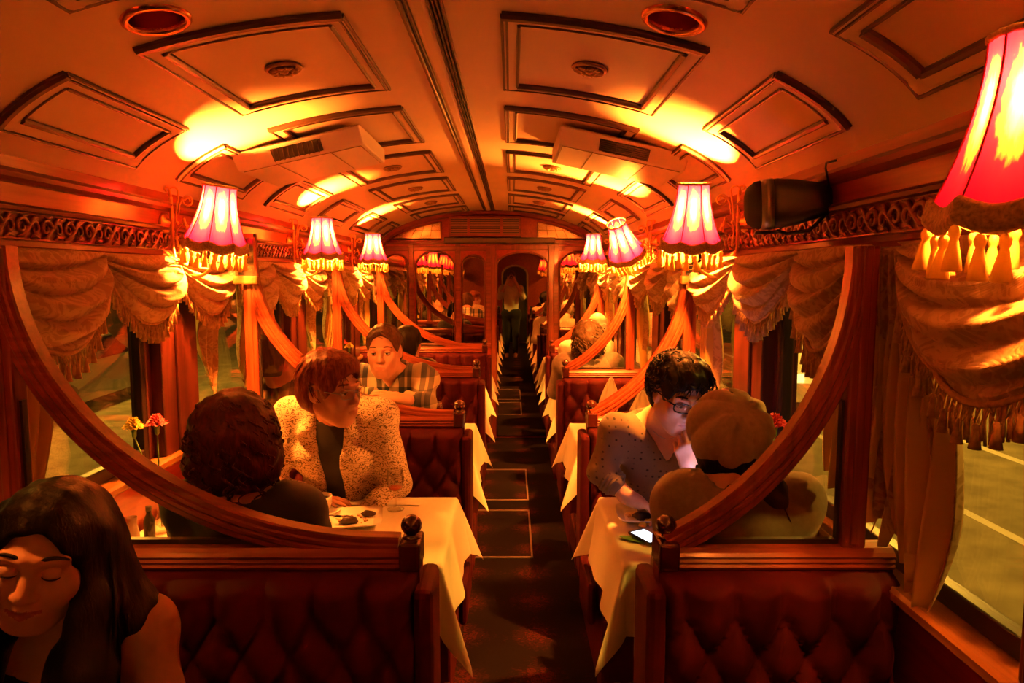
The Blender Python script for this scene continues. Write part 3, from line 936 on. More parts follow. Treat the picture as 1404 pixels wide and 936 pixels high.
# ================================================================== CURTAINS
def swag_meshes(w, drop, seed):
    r = random.Random(seed); ph = r.uniform(0, 6)
    def P(u, v):
        q = 2 * u - 1
        sag = max(0.0, 1 - abs(q) ** 2.0)
        sk = .06 * sin(pi * v) * (r_sk) * sag
        z = -.035 * v * (1 - sag) - v * drop * (.12 + .88 * sag ** .9)
        nf = 3.9
        wv = abs(sin(pi * (v * nf) + ph + .8 * q + 1.3 * sin(2.1 * q + ph) * v)) ** .75 - .45
        w2 = sin(2 * pi * (v * 7.5) + 2 * ph + 3.0 * q) * .16
        fold = (wv * .046 + w2 * .03) * (sag ** .5) * (.40 + .60 * sin(pi * min(1, v * .8 + .18)))
        out = .018 + .095 * (sag ** .7) * sin(pi * (.12 + .80 * v)) * (.45 + .55 * v) + fold + .006 * sin(v * 40 + ph) * (1 - sag)
        y = (u - .5) * w * (1 - .10 * v * (1 - sag)) + sk + .010 * sin(9 * v + ph * q) * sag
        return V((out, y, z))
    r_sk = r.uniform(-1, 1)
    b = MB(); b.grid(P, 44, 54)
    me = b.mesh('swag', M['brocade'])
    f = MB(); n = int(w / .0050)
    for i in range(n + 1):
        u = .03 + .94 * i / n; p = P(u, 1.0); L = .060 + .006 * sin(i * 1.7)
        p = p + V((.006, 0, .004))
        jx = .004 * sin(i * 2.3); jy = .003 * cos(i * 1.9)
        f.tube([p, p + V((.004 + jx, jy, -L * .5)), p + V((.002 + jx * 1.4, jy * 1.5, -L))], [.0022, .0026, .0030], 5)
        if i % 9 == 4:
            q = p + V((.008, 0, -.030)); f.lathe([(.0, .0), (.006, -.004), (.005, -.012), (.010, -.042), (.0, -.040)], q, 9)
    for sgn in range(0, n - 8, 9):   # looped cord over the bullion
        a = P(.03 + .94 * sgn / n, 1.0); c = P(.03 + .94 * (sgn + 9) / n, 1.0)
        f.tube([a.lerp(c, t) + V((.012, 0, -.004 - .028 * 4 * t * (1 - t))) for t in [k / 8 for k in range(9)]], .0018, 4)
    f.tube([P(.03 + .94 * i / 40, 1.0) + V((.007, 0, .003)) for i in range(41)], .0065, 7)
    return me, f.mesh('fringe', M['fringe'])
SW = {'a': swag_meshes(.52, .27, 1), 'b': swag_meshes(.58, .245, 5), 'c': swag_meshes(.54, .26, 9)}
def tail_mesh(seed, w=.20, long=.74, short=.55, nf=3.5):
    r = random.Random(seed); ph = r.uniform(0, 6)
    def P(u, v):
        L = short + (long - short) * u + .035 * abs(((u * nf + .15) % 1) * 2 - 1) * (1 if u > .1 else 0)
        z = -L * v
        k = ((u * nf + .15) % 1); tri = abs(k * 2 - 1) * 2 - 1
        spread = (.35 + .65 * v ** .7) * (1 - .6 * max(0.0, (v - .72) / .28) ** 1.4)
        return V((.022 + .028 * tri * spread + .012 * sin(5 * v + ph), (u - .5) * w * spread + .022 * sin(3.4 * v + ph) * v + .012 * tri * sin(6 * v), z))
    b = MB(); b.grid(P, 60, 30)
    return b.mesh('tail', [M['brocade'], M['satin']])
TAILS = [tail_mesh(2), tail_mesh(4, .17, .72, .60, 2.6), tail_mesh(8, .20, .66, .48, 3.2)]
def curtain(s, segs, tails, label):
    y0 = segs[0][0]; y1 = segs[-1][1]
    e = empty('swag_curtain', (s * (W - .05), (y0 + y1) / 2, 1.752))
    # local: out of the wall is -s
    for (a, c, key, k) in segs:
        me, fm = SW[key]
        o = inst('swag', me, e, (0, (a + c) / 2 - (y0 + y1) / 2, 0), (0, 0, 0 if s < 0 else pi), (1, (c - a) / {'a': .52, 'b': .58, 'c': .54}[key] * 1.06, k))
        inst('fringe', fm, o)
    for (yy, i, sc) in tails:
        t = inst('tail', TAILS[i], e, (s * .022, yy - (y0 + y1) / 2, -.01), (0, 0, 0 if s < 0 else pi), (1, 1, sc))
        m = t.modifiers.new('lining', 'SOLIDIFY'); m.thickness = .003; m.material_offset = 1; m.offset = 0
    tag(e, label, 'curtain', 'swagged brocade curtains')
    return e
names_r = ['hanging from the right wall at the photo edge, big and close', 'on the right wall behind the nearest right-hand diners', 'on the right wall in the second bay from the camera', 'on the right wall in the third bay from the camera', 'on the right wall beside the end mirrors']
names_l = [None, 'on the left wall nearest the camera, lit by a lamp', 'on the left wall behind the auburn-haired diner', 'on the left wall above the man in the plaid shirt', 'on the left wall beside the end mirrors']
for k in range(-1, 4):
    o = 1.5 * k
    segs = [(1.58 + o, 1.97 + o, 'a', 1.0), (1.97 + o, 2.50 + o, 'b', .92), (2.50 + o, 3.04 + o, 'c', .86)]
    tl = [(1.40 + o, 0, 1.0), (2.86 + o, 2, .92)]
    if k == -1:
        segs = [(.34, .90, 'b', 1.0), (.88, 1.45, 'a', 1.08)]; tl = [(1.565, 1, .90), (1.51, 2, 1.0), (1.44, 0, 1.0), (1.35, 1, 1.05)]
    if k == 0: tl = [(1.74, 1, .86), (2.86, 2, .92)]
    if k == 3: segs = [(6.08, 6.5, 'a', 1.0), (6.5, 6.92, 'b', 1.0)]; tl = [(5.98, 0, 1.0)]
    curtain(1, segs, tl, 'gold fringed swag curtain ' + names_r[k + 1])
    if k >= 0:
        segs = [(1.64 + o, 2.14 + o, 'a', 1.08), (2.13 + o, 2.62 + o, 'b', .98), (2.61 + o, 3.10 + o, 'c', .90)]
        tl = [(1.80 + o, 0, .90), (2.92 + o, 2, .86)]
        if k == 3: segs = [(6.1, 6.5, 'a', 1.0), (6.5, 6.92, 'b', 1.0)]; tl = [(6.02, 0, 1.0)]
        curtain(-1, segs, tl, 'gold fringed swag curtain ' + names_l[k + 1])

# ================================================================== BANQUETTES
def tufted(x0, x1, z0, z1, sx=.108, rz=.09, ztop=.925, amp=.04, mat=None):
    """front surface faces -y; y=0 is the back"""
    nx = int((x1 - x0) / .009); nz = int((z1 - z0) / .009)
    xb = x0 + ((x1 - x0) % sx) / 2
    w_ = x1 - x0
    def hgt(x, z):
        u = (x - xb) / sx
        if z > ztop:
            h = abs(sin(pi * u)) ** .55
            h *= 1.0
        else:
            w = (ztop - z) / rz
            h = (abs(sin(pi * (u - w / 2))) * abs(sin(pi * (u + w / 2)))) ** .40
        e = min(x - x0, x1 - x, (z1 - z) * 1.3) / .04
        e = min(1, max(0, e)); e = sqrt(1 - (1 - e) ** 2)
        return (.045 + amp * h) * e
    b = MB()
    def fn(u, v):
        x = x0 + w_ * u; z = z0 + (z1 - z0) * v
        return V((x, -hgt(x, z), z))
    b.grid(fn, nx, nz)
    # back skin so that it is a solid pad
    b.add([V((x0, 0, z0)), V((x1, 0, z0)), V((x1, 0, z1)), V((x0, 0, z1))], [(3, 2, 1, 0)])
    btn = []
    j = 0; z = ztop
    while z > z0 + .05:
        x = xb + (sx / 2 if j % 2 else 0)
        while x < x1 - .03:
            if x > x0 + .03: btn.append((x, -.046, z))
            x += sx
        z -= rz; j += 1
    return b.mesh('backrest', mat or M['velvet']), btn
BTN = MB().ball((0, 0, 0), .011, 10, 0, (1, .55, 1)).mesh('button', M['velvet'])
def cushion_mesh(x0, x1):
    b = MB(); b.box(x0, x1, -.40, 0, .33, .465, 0, .045); return b.mesh('seat_cushion', M['velvet'])
GEO = {}
def bench_geo(s):
    if s in GEO: return GEO[s]
    x0, x1 = (-1.095, .015) if s < 0 else (.560, 1.095)
    xe = x1 if s < 0 else x0     # aisle end
    g = {'x': (x0, x1)}
    g['back'], g['btn'] = tufted(x0 + .004, x1 - .004, .40, 1.012)
    g['cush'] = cushion_mesh(x0 + .01, x1 - .0)
    b = MB(); b.box(x0 + .02, x1 - .03, -.44, .44, 0, .33, 0, .01); b.box(x0, x1, -.03, .03, .33, 1.018)
    g['base'] = b.mesh('base', M['velvet_dark'])
    # velvet roll closing the aisle end of the back
    b = MB(); q = .034 * (1 if s < 0 else -1)
    b.box(min(xe - q * .3, xe + q), max(xe - q * .3, xe + q), -.085, .085, .33, .985, 0, .016); g['end'] = b.mesh('end_roll', M['velvet'])
    # seat arm roll
    for kk, (ya, yb) in enumerate(((-.42, -.09), (.09, .42))):
        b = MB(); b.box(min(xe, xe + q), max(xe, xe + q), ya, yb, .30, .47, 0, .016); g['roll%d' % kk] = b.mesh('seat_edge', M['velvet'])
    # moulded rail
    prof = [(-.036, 1.015), (-.040, 1.022), (-.036, 1.028), (-.040, 1.034), (-.036, 1.040), (-.040, 1.046), (-.034, 1.054), (-.024, 1.062), (0, 1.066), (.024, 1.062), (.034, 1.054), (.040, 1.046), (.036, 1.040), (.040, 1.034), (.036, 1.028), (.040, 1.022), (.036, 1.015)]
    b = MB(); n = len(prof)
    b.prism([(y, z) for y, z in prof], x0, x1 - .028 if s < 0 else x1, 'yz') if s < 0 else b.prism([(y, z) for y, z in prof], x0 + .028, x1, 'yz')
    g['rail'] = b.mesh('top_rail', M['wood_x'])
    # finial
    xf = xe - .022 * (1 if s < 0 else -1)
    b = MB(); b.box(xf - .024, xf + .024, -.045, .045, 1.012, 1.078, 0, .006); 
    b.lathe([(.022, 1.078), (.013, 1.082), (.011, 1.086), (.018, 1.091), (.0235, 1.100), (.0245, 1.109), (.021, 1.120), (.012, 1.128), (.0, 1.130)], (xf, 0, 0), 24)
    g['finial'] = b.mesh('ball_finial', plain('finial_wood', (.05, .008, .004), .12, coat=.9) if s < 0 else bpy.data.materials['finial_wood'])
    # hoop and post
    if s < 0:
        xp, xc, a_, b_, zt = -.915, -.056, .86, .69, 1.745
        arc = [(xc - a_ * cos(t), zt - b_ * sin(t)) for t in [pi / 2 * i / 40 for i in range(41)]]
        arc.append((x1 - .05, zt - b_ - .001))
    else:
        xp, zt = 1.006, 1.745; R = .738; cx_ = xp - R
        arc = [(cx_ + R * cos(t), zt - .015 - R * sin(t)) for t in [radians(64.5) * i / 36 for i in range(37)]]
        arc = [(xp, zt)] + arc[0:]
    path = []
    for i, (x, z) in enumerate(arc):
        p0 = arc[max(i - 1, 0)]; p1 = arc[min(i + 1, len(arc) - 1)]
        t = V((p1[0] - p0[0], 0, p1[1] - p0[1])).normalized(); nn = V((-t.z, 0, t.x))
        path.append((V((x, 0, z)), nn, V((0, 1, 0))))
    pr = [(-.030, -.018), (-.026, -.022), (-.016, -.022), (-.012, -.026), (-.004, -.026), (0, -.022), (.004, -.026), (.012, -.026), (.016, -.022), (.026, -.022), (.030, -.018),
          (.030, .018), (.026, .022), (.016, .022), (.012, .026), (.004, .026), (0, .022), (-.004, .026), (-.012, .026), (-.016, .022), (-.026, .022), (-.030, .018)]
    b = MB(); b.sweep_x(pr, path); g['hoop'] = b.mesh('hoop', M['wood_x' if s < 0 else 'wood_z'])
    b = MB(); b.box(xp - .028, xp + .028, -.024, .024, 1.06, 1.745, 0, .006)
    b.box(xp - .010, xp + .010, -.029, .029, 1.07, 1.74, 0, .003)
    g['post'] = b.mesh('post', M['wood_z'])
    sg = -1 if s < 0 else 1
    o = [(x, z) for x, z in arc if z < 1.62]
    pol = [(xp, 1.064)] + o[::1]
    b = MB(); b.prism(pol, -.003, .003); g['pane'] = b.mesh('glass_pane', M['clear'])
    b = MB(); xq = xp - sg * .034
    b.box(min(xq, xq + sg * .012), max(xq, xq + sg * .012), -.008, .008, 1.066, 1.40); b.box(min(xp, .55 if s > 0 else -.3) , max(xp - .03, -.3) if s < 0 else xp - .03, -.008, .008, 1.064, 1.076) if s < 0 else b.box(.67, xp - .03, -.008, .008, 1.064, 1.076)
    g['bead'] = b.mesh('glazing_bead', M['black_wood'])
    GEO[s] = g; return g
def banquette(s, y, label, nb):
    g = bench_geo(s)
    e = empty('banquette', (0, y, 0))
    inst('base', g['base'], e)
    for k in (0, 1):
        bk = inst('backrest', g['back'], e, (0, 0, 0) if k == 0 else (g['x'][0] + g['x'][1], 0, 0), (0, 0, 0 if k == 0 else pi))
        bk.location.y = -.03 if k == 0 else .03
        if k == 0:
            for p in g['btn']:
                if p[2] > .925 - .09 * nb + .01: inst('button', BTN, bk, p)
        c = inst('seat_cushion', g['cush'], e, (0, -.06, 0) if k == 0 else (g['x'][0] + g['x'][1], .06, 0), (0, 0, 0 if k == 0 else pi))
    inst('end_roll', g['end'], e); inst('seat_edge', g['roll0'], e); inst('seat_edge', g['roll1'], e)
    inst('top_rail', g['rail'], e); inst('ball_finial', g['finial'], e)
    inst('hoop', g['hoop'], e); inst('post', g['post'], e)
    p = inst('glass_pane', g['pane'], e); inst('glazing_bead', g['bead'], p)
    tag(e, label, 'seat', 'back-to-back velvet banquettes')
    return e
PYS = [1.53, 3.0, 4.48, 5.96]
banquette(-1, PYS[0], 'wide buttoned red velvet banquette with curved wooden hoop, nearest on the left', 4)
banquette(-1, PYS[1], 'dark red banquette behind the auburn-haired woman, its hoop rising to the left wall', 3)
banquette(-1, PYS[2], 'dark red banquette on the left behind the man in plaid', 2)
banquette(-1, PYS[3], 'dark banquette on the left, deepest before the end wall mirrors', 0)
banquette(1, PYS[0], 'narrow buttoned red velvet banquette with hoop and post, nearest on the right', 4)
banquette(1, PYS[1], 'narrow banquette with ball finial behind the man in glasses', 3)
banquette(1, PYS[2], 'narrow bright red banquette in front of the curly-haired woman', 2)
banquette(1, PYS[3], 'narrow banquette on the right, deepest before the end wall', 0)
# ================================================================== TABLES
TZ = .78
def cloth_mesh(hx, hy, ov_x0, ov_x1, ov_y, seed):
    """table half sizes; overhang at the -x edge, +x edge and both y edges"""
    r = random.Random(seed); ph = [r.uniform(0, 6) for _ in range(6)]
    st = .016
    xs = np.arange(-hx - ov_x0, hx + ov_x1 + 1e-6, st); ys = np.arange(-hy - ov_y, hy + ov_y + 1e-6, st)
    def P(x, y):
        cx = max(-hx, min(hx, x)); cy = max(-hy, min(hy, y))
        dx, dy = x - cx, y - cy; s = sqrt(dx * dx + dy * dy)
        if s < 1e-6:
            return V((x, y, .0022 * sin(9 * x + ph[0]) * sin(7 * y + ph[1])))
        nx, ny = dx / s, dy / s
        th = atan2(abs(dy), abs(dx)); cr = sin(2 * th) ** 2
        rr = .010
        along = cy if abs(dx) > abs(dy) else cx
        wave = sin(along * 17 + ph[2]) * .5 + sin(along * 31 + ph[3]) * .3
        out = min(s, rr) * .8 + max(0, s - rr) * (.06 + .30 * cr + .10 * abs(nx)) + .020 * wave * (s / .25) * (1 - cr)
        # fold beside the corner
        out -= .05 * (s / .25) * max(0, sin(4 * th)) ** 2 * .6
        dz = max(0.0, s - rr * .6) * (1 - .05 * cr)
        return V((cx + nx * out, cy + ny * out, -dz))
    b = MB(); nx_, ny_ = len(xs), len(ys)
    vs = [P(x, y) for y in ys for x in xs]
    fs = [(j * nx_ + i, j * nx_ + i + 1, (j + 1) * nx_ + i + 1, (j + 1) * nx_ + i) for j in range(ny_ - 1) for i in range(nx_ - 1)]
    b.add(vs, fs, 0, True)
    return b.mesh('tablecloth', M['linen'])
TY = [(2.07, 2.71), (3.53, 4.12), (5.00, 5.60), (6.44, 6.72)]
TBL = ['between the two women on the left nearest the camera', 'in front of the man in the plaid shirt', 'on the left beyond the man in plaid', 'on the left nearest the mirrored end door']
TBR = ['between the man in glasses and the woman in the beret', 'on the right holding the folded napkins', 'in front of the curly-haired woman on the right', 'on the right nearest the mirrored end door']
for s in (-1, 1):
    x0, x1 = (-1.085, .0) if s < 0 else (.585, 1.085)
    for k, (y0, y1) in enumerate(TY):
        hx, hy = (x1 - x0) / 2, (y1 - y0) / 2
        e = empty('dining_table', ((x0 + x1) / 2, (y0 + y1) / 2, 0))
        b = MB(); b.box(-hx + .003, hx - .003, -hy + .003, hy - .003, TZ - .035, TZ - .006, 0, .006); b.build('tabletop', M['wood_x'], e)
        b = MB(); b.lathe([(.16, 0), (.16, .02), (.05, .05), (.03, .1), (.03, TZ - .035)], (hx * .2 * -s if s < 0 else 0, 0, 0), 20); b.build('pedestal', M['bronze'], e)
        tag(e, 'table under the white cloth ' + (TBL if s < 0 else TBR)[k], 'table', 'dining tables')
        me = cloth_mesh(hx, hy, .24 if s > 0 else .004, .24 if s < 0 else .004, .235, 11 * k + (3 if s < 0 else 5))
        c = inst('tablecloth', me, None, ((x0 + x1) / 2, (y0 + y1) / 2, TZ))
        tag(c, 'white tablecloth with hanging corners ' + (TBL if s < 0 else TBR)[k], 'tablecloth', 'white tablecloths')

# ================================================================== SPEAKER, NOTICES
def speaker():
    e = empty('loudspeaker', (1.082, 1.93, 1.888)); e.scale = (.86, 1, 1); e.rotation_euler = (0, radians(-3), radians(-15))
    # axis along -x: rounded front, silver band, tapering body
    def ring(x, hw, hh, n=28, p=3.2):
        out = []
        for k in range(n):
            a = 2 * pi * k / n; c, s_ = cos(a), sin(a)
            out.append(V((x, hw * math.copysign(abs(c) ** (2 / p), c), hh * math.copysign(abs(s_) ** (2 / p), s_))))
        return out
    def loft(rings):
        n = len(rings[0]); vs = [p for r_ in rings for p in r_]; fs = []
        for i in range(len(rings) - 1):
            for k in range(n): fs.append((i * n + k, i * n + (k + 1) % n, (i + 1) * n + (k + 1) % n, (i + 1) * n + k))
        fs.append(tuple(range(n))[::-1]); fs.append(tuple((len(rings) - 1) * n + k for k in range(n)))
        b = MB(); b.add(vs, fs, 0, True); return b
    loft([ring(.03, .05, .035), ring(-.01, .062, .05), ring(-.07, .07, .062), ring(-.13, .074, .069), ring(-.145, .073, .068)]).build('cabinet', M['black'], e)
    loft([ring(-.144, .075, .070), ring(-.182, .076, .070)]).build('silver_band', M['silver'], e)
    loft([ring(-.181, .073, .067), ring(-.20, .070, .064), ring(-.222, .056, .050), ring(-.230, .03, .03)]).build('grille', plain('speaker_cloth', (.02, .019, .018), .9, bmp=.6, nscale=600), e)
    b = MB(); b.box(.02, .045, -.018, .018, -.012, .012, 0, .004); b.tube([(-.13, 0, -.075), (-.1, .0, -.085), (-.03, 0, -.08), (.03, 0, -.03)], .005, 6); b.box(-.20, -.12, -.02, .02, -.082, -.074, 0, .003)
    b.build('bracket', M['black'], e)
    b = MB(); b.tube([(.03, -.02, .02), (.0, -.10, .075), (-.01, -.16, .08), (.0, -.24, .072)], .003, 6); b.build('cable', M['black'], e)
    tag(e, 'black loudspeaker with a silver band bracketed to the right wall', 'speaker')
speaker()
def notice(s):
    xp = -.915 if s < 0 else 1.006
    e = empty('framed_notice', (xp, 2.965, 1.66))
    b = MB()
    b.box(-.047, -.034, -.02, 0, 0, .20, 0, .003); b.box(.034, .047, -.02, 0, 0, .20, 0, .003)
    b.box(-.047, .047, -.02, 0, .18, .20, 0, .003); b.box(-.034, .034, -.008, 0, .02, .18)
    b.build('frame', M['wood_z'], e)
    b = MB(); b.box(-.052, .052, -.035, .005, -.015, .02, 0, .006); b.build('shelf', M['ledge'], e)
    b = MB(); b.box(-.034, .034, -.011, -.008, .02, .18); p = b.build('board', M['black_gloss'], e)
    b = MB()
    for k in range(7): b.box(-.026, .02 - .006 * (k % 3), -.0122, -.011, .045 + .018 * k, .049 + .018 * k)
    b.build('printed_lines', M['bronze'], p)
    tag(e, 'small wooden frame with a dark notice atop the %s second hoop post' % ('left' if s < 0 else 'right'), 'notice', 'framed notices on the hoop posts')
notice(-1); notice(1)

# ================================================================== TABLEWARE
TT = TZ + .003
def goblet(x, y, label, z=TT, h=.16, wine=None, name='wine_glass'):
    k = h / .16
    e = empty(name, (x, y, z))
    b = MB(); b.lathe([(r * k, q * k) for r, q in [(.0, .0), (.032, .0), (.033, .003), (.012, .007), (.0042, .014), (.004, .062), (.008, .068), (.022, .078), (.031, .098), (.034, .120), (.031, .150), (.029, .160), (.0275, .160), (.0295, .148), (.0322, .120), (.0293, .099), (.020, .0805), (.0, .071)]], n=32)
    b.build('bowl_and_stem', M['glass_solid'], e)
    if wine:
        b = MB(); b.lathe([(r * k, q * k) for r, q in [(.0, .0725), (.019, .081), (.026, .090), (.0, .0905)]], n=28); b.build('wine', wine, e)
    tag(e, label, 'glass')
def m_solid_glass():
    m, nt, out = new_mat('drinking_glass')
    lw = node(nt, 'ShaderNodeLayerWeight', Blend=.28)
    fr = nt.nodes.new('ShaderNodeMath'); fr.operation = 'MULTIPLY_ADD'; fr.inputs[1].default_value = .55; fr.inputs[2].default_value = .03
    nt.links.new(lw.outputs['Facing'], fr.inputs[0])
    t = node(nt, 'ShaderNodeBsdfTransparent'); t.inputs[0].default_value = (.93, .91, .88, 1)
    g = node(nt, 'ShaderNodeBsdfGlossy', Roughness=.03)
    mx = node(nt, 'ShaderNodeMixShader')
    nt.links.new(fr.outputs[0], mx.inputs[0]); nt.links.new(t.outputs[0], mx.inputs[1]); nt.links.new(g.outputs[0], mx.inputs[2])
    nt.links.new(mx.outputs[0], out.inputs[0]); return m
M['glass_solid'] = m_solid_glass()
M['wine'] = plain('rose_wine', (.75, .16, .05), .1)
goblet(-.222, 2.56, 'stemmed wine glass with a little wine left on the nearest left table', wine=M['wine'])
goblet(-.19, 3.62, 'stemmed glass behind the rail beside the man in plaid', h=.22)
goblet(.775, 2.60, 'small glass by the right hand of the man in glasses', h=.13)
def square_plate(x, y, rz, size, label, right=False):
    e = empty('square_plate', (x, y, TT), rz)
    b = MB(); h = size / 2
    def ring(k, z, p=7, n=48):
        o = []
        for i in range(n):
            a = 2 * pi * i / n; c, s_ = cos(a), sin(a)
            o.append(V((h * k * math.copysign(abs(c) ** (2 / p), c), h * k * math.copysign(abs(s_) ** (2 / p), s_), z)))
        return o
    rings = [ring(.6, .0), ring(.72, .002), ring(1.0, .018), ring(1.0, .021), ring(.78, .010), ring(.70, .006)]
    n = 48; vs = [p for r_ in rings for p in r_]; fs = []
    for i in range(5):
        for k in range(n): fs.append((i * n + k, i * n + (k + 1) % n, (i + 1) * n + (k + 1) % n, (i + 1) * n + k))
    fs.append(tuple(range(n))[::-1]); fs.append(tuple(5 * n + k for k in range(n)))
    b.add(vs, fs, 0, False); b.build('dish', M['china'], e)
    tag(e, label, 'plate')
    return e
def blob(rad, seed, sc=(1, 1, .5), n=14):
    r = random.Random(seed); ph = [r.uniform(0, 6) for _ in range(5)]
    b = MB(); vs = []; fs = []; h = n // 2
    for i in range(h + 1):
        t = pi * i / h
        for k in range(n):
            a = 2 * pi * k / n
            q = 1 + .18 * sin(3 * a + ph[0]) * sin(t) + .15 * sin(2 * a + ph[1] + 3 * t) * sin(t) + .1 * sin(5 * a + ph[2]) * sin(t)
            vs.append(V((rad * q * sin(t) * cos(a) * sc[0], rad * q * sin(t) * sin(a) * sc[1], rad * q * cos(t) * sc[2])))
    for i in range(h):
        for k in range(n): fs.append((i * n + k, (i + 1) * n + k, (i + 1) * n + (k + 1) % n, i * n + (k + 1) % n))
    b.add(vs, fs, 0, True); return b
square_plate(-.355, 2.43, radians(10), .21, 'white square plate with dessert leftovers on the nearest left table')
square_plate(.712, 2.47, radians(-4), .19, 'white square plate with dessert leftovers beside the man in glasses')
def leftovers(x, y, lab, n1):
    for i in range(2):
        e = blob(.020 + .006 * i, i + n1, (1.2, .8, .6)).build('chocolate_piece', M['choc'], None, (x + (.045, -.01)[i], y + (.035, -.035)[i], TT + .018))
        tag(e, 'piece of dark chocolate, %s on the %s' % (('far side', 'near side')[i], lab), 'dessert')
    b = MB(); r = random.Random(n1)
    for i in range(26):
        a = r.uniform(0, 6.28); q = r.uniform(.0, .06); s = r.uniform(.002, .006)
        b.ball((q * cos(a), q * sin(a) * .7, s * .6), s, 6)
    o = b.build('crumbs', M['crumb'], None, (x, y, TT + .006)); tag(o, 'brown dessert crumbs scattered on the ' + lab, 'dessert', kind='stuff')
    o = blob(.026, n1 + 9, (1.3, .9, .22)).build('cream_smear', M['cream_food'], None, (x - .03, y + .015, TT + .0085)); tag(o, 'smear of pale cream on the ' + lab, 'dessert')
leftovers(-.355, 2.43, 'left square plate', 3); leftovers(.712, 2.47, 'right square plate', 17)
def fork(x, y, z, rz, label):
    e = MB()
    e.tube([(-.09, 0, .004), (-.03, 0, .008), (.02, 0, .006)], [.004, .0028, .003], 8)
    e.box(.018, .045, -.010, .010, .003, .006, 0, .001)
    for k in range(4): e.tube([(.044, -.0085 + .0057 * k, .0045), (.065, -.0085 + .0057 * k, .006), (.085, -.0085 + .0057 * k, .004)], .0016, 5)
    o = e.build('dessert_fork', M['steel'], None, (x, y, z)); o.rotation_euler = (0, radians(-6), rz); tag(o, label, 'fork')
fork(-.43, 2.40, TT + .026, radians(-20), 'steel dessert fork lying across the left square plate')
# cup and saucer
e = empty('saucer', (-.50, 2.52, TT))
b = MB(); b.lathe([(.0, .0), (.04, .0), (.045, .002), (.078, .014), (.080, .016), (.076, .017), (.045, .007), (.0, .006)], n=36); b.build('dish', M['china'], e)
tag(e, 'white saucer under the coffee cup on the nearest left table', 'saucer')
e = empty('coffee_cup', (-.50, 2.52, TT + .008))
b = MB(); b.lathe([(.0, .0), (.024, .0), (.026, .003), (.036, .012), (.043, .035), (.044, .060), (.0415, .060), (.040, .036), (.034, .016), (.0, .010)], n=36); b.build('cup_body', M['china'], e)
b = MB(); b.lathe([(.0, .046), (.041, .046), (.0405, .042), (.0, .042)], n=30); b.build('coffee', M['coffee'], e)
b = MB(); b.tube([(-.042, -.0, .05), (-.058, -.0, .052), (-.068, 0, .04), (-.062, 0, .024), (-.040, 0, .018)], .0042, 8); b.build('handle', M['china'], e)
tag(e, 'white coffee cup on a saucer before the hand of the auburn-haired woman', 'cup')
# napkins
def napkin_flat(x, y, sx, sy, rz, label, lift=.012, seed=1):
    r = random.Random(seed); ph = [r.uniform(0, 6) for _ in range(4)]
    b = MB()
    def fn(u, v):
        ed = min(u, 1 - u, v, 1 - v)
        return V(((u - .5) * sx, (v - .5) * sy * (1 + .15 * sin(4 * u + ph[0])), .004 + lift * (.5 + .5 * sin(7 * u + ph[1]) * sin(5 * v + ph[2])) * min(1, ed * 6)))
    b.grid(fn, 30, 16)
    b.grid(lambda u, v: V(((u - .5) * sx, (v - .5) * sy * (1 + .15 * sin(4 * u + ph[0])), .001)), 30, 16, flip=True)
    o = b.build('napkin', M['linen'], None, (x, y, TT)); o.rotation_euler = (0, 0, rz); tag(o, label, 'napkin', 'white napkins')
napkin_flat(-.30, 2.645, .34, .085, radians(-3), 'folded white napkin lying behind the wine glass on the left table', .016, 4)
napkin_flat(.84, 2.66, .20, .07, radians(8), 'crumpled white napkin at the waist of the man in glasses', .05, 6)
napkin_flat(-1.0, 2.10, .12, .07, radians(30), 'small white napkin on the left table by the window wall', .012, 8)
def napkin_cone(x, y, label, rz, h=.21):
    goblet(x, y, 'stemmed glass holding ' + label, h=.15)
    e = MB(); n = 14
    def fn(u, v):
        a = (u - .5) * 2.3; w = .10 * (1 - v) ** .8 * (1 if v > .3 else .45 + .55 * (v / .3)) + .004
        return V((w * sin(a) , w * .55 * cos(a) + .006 * sin(u * 18), v * h))
    e.grid(fn, 20, 16)
    o = e.build('folded_napkin', M['linen'], None, (x, y, TT + .085)); o.rotation_euler = (0, 0, rz)
    m = o.modifiers.new('thick', 'SOLIDIFY'); m.thickness = .004
    tag(o, label, 'napkin', 'standing folded napkins')
napkin_cone(.818, 4.02, 'tall pointed white napkin against the bright red banquette', .3)
napkin_cone(.945, 3.72, 'lower pointed napkin behind the shoulder of the man in glasses', -.2, .19)
# bottle and card by the left window
e = empty('small_bottle', (-1.0, 2.24, TT))
b = MB(); b.lathe([(.0, .0), (.017, .0), (.018, .004), (.018, .075), (.012, .09), (.008, .098), (.008, .112), (.0, .112)], n=24); b.build('glass_body', M['black_gloss'], e)
b = MB(); b.lathe([(.0095, .108), (.0095, .124), (.0, .124)], n=20); b.build('cap', M['black'], e)
tag(e, 'small dark bottle on the left table by the window wall', 'bottle')
e = empty('cream_jug', (-1.045, 2.215, TT))
b = MB(); b.lathe([(.0, .0), (.02, .0), (.024, .01), (.022, .04), (.016, .07), (.018, .095), (.016, .095), (.014, .07), (.019, .04), (.0, .01)], n=28); b.build('jug_body', M['china'], e)
b = MB(); b.tube([(0, -.017, .08), (0, -.035, .075), (0, -.036, .045), (0, -.022, .03)], .003, 7); b.build('handle', M['china'], e)
tag(e, 'slender white jug beside the small dark bottle at the left window', 'jug')
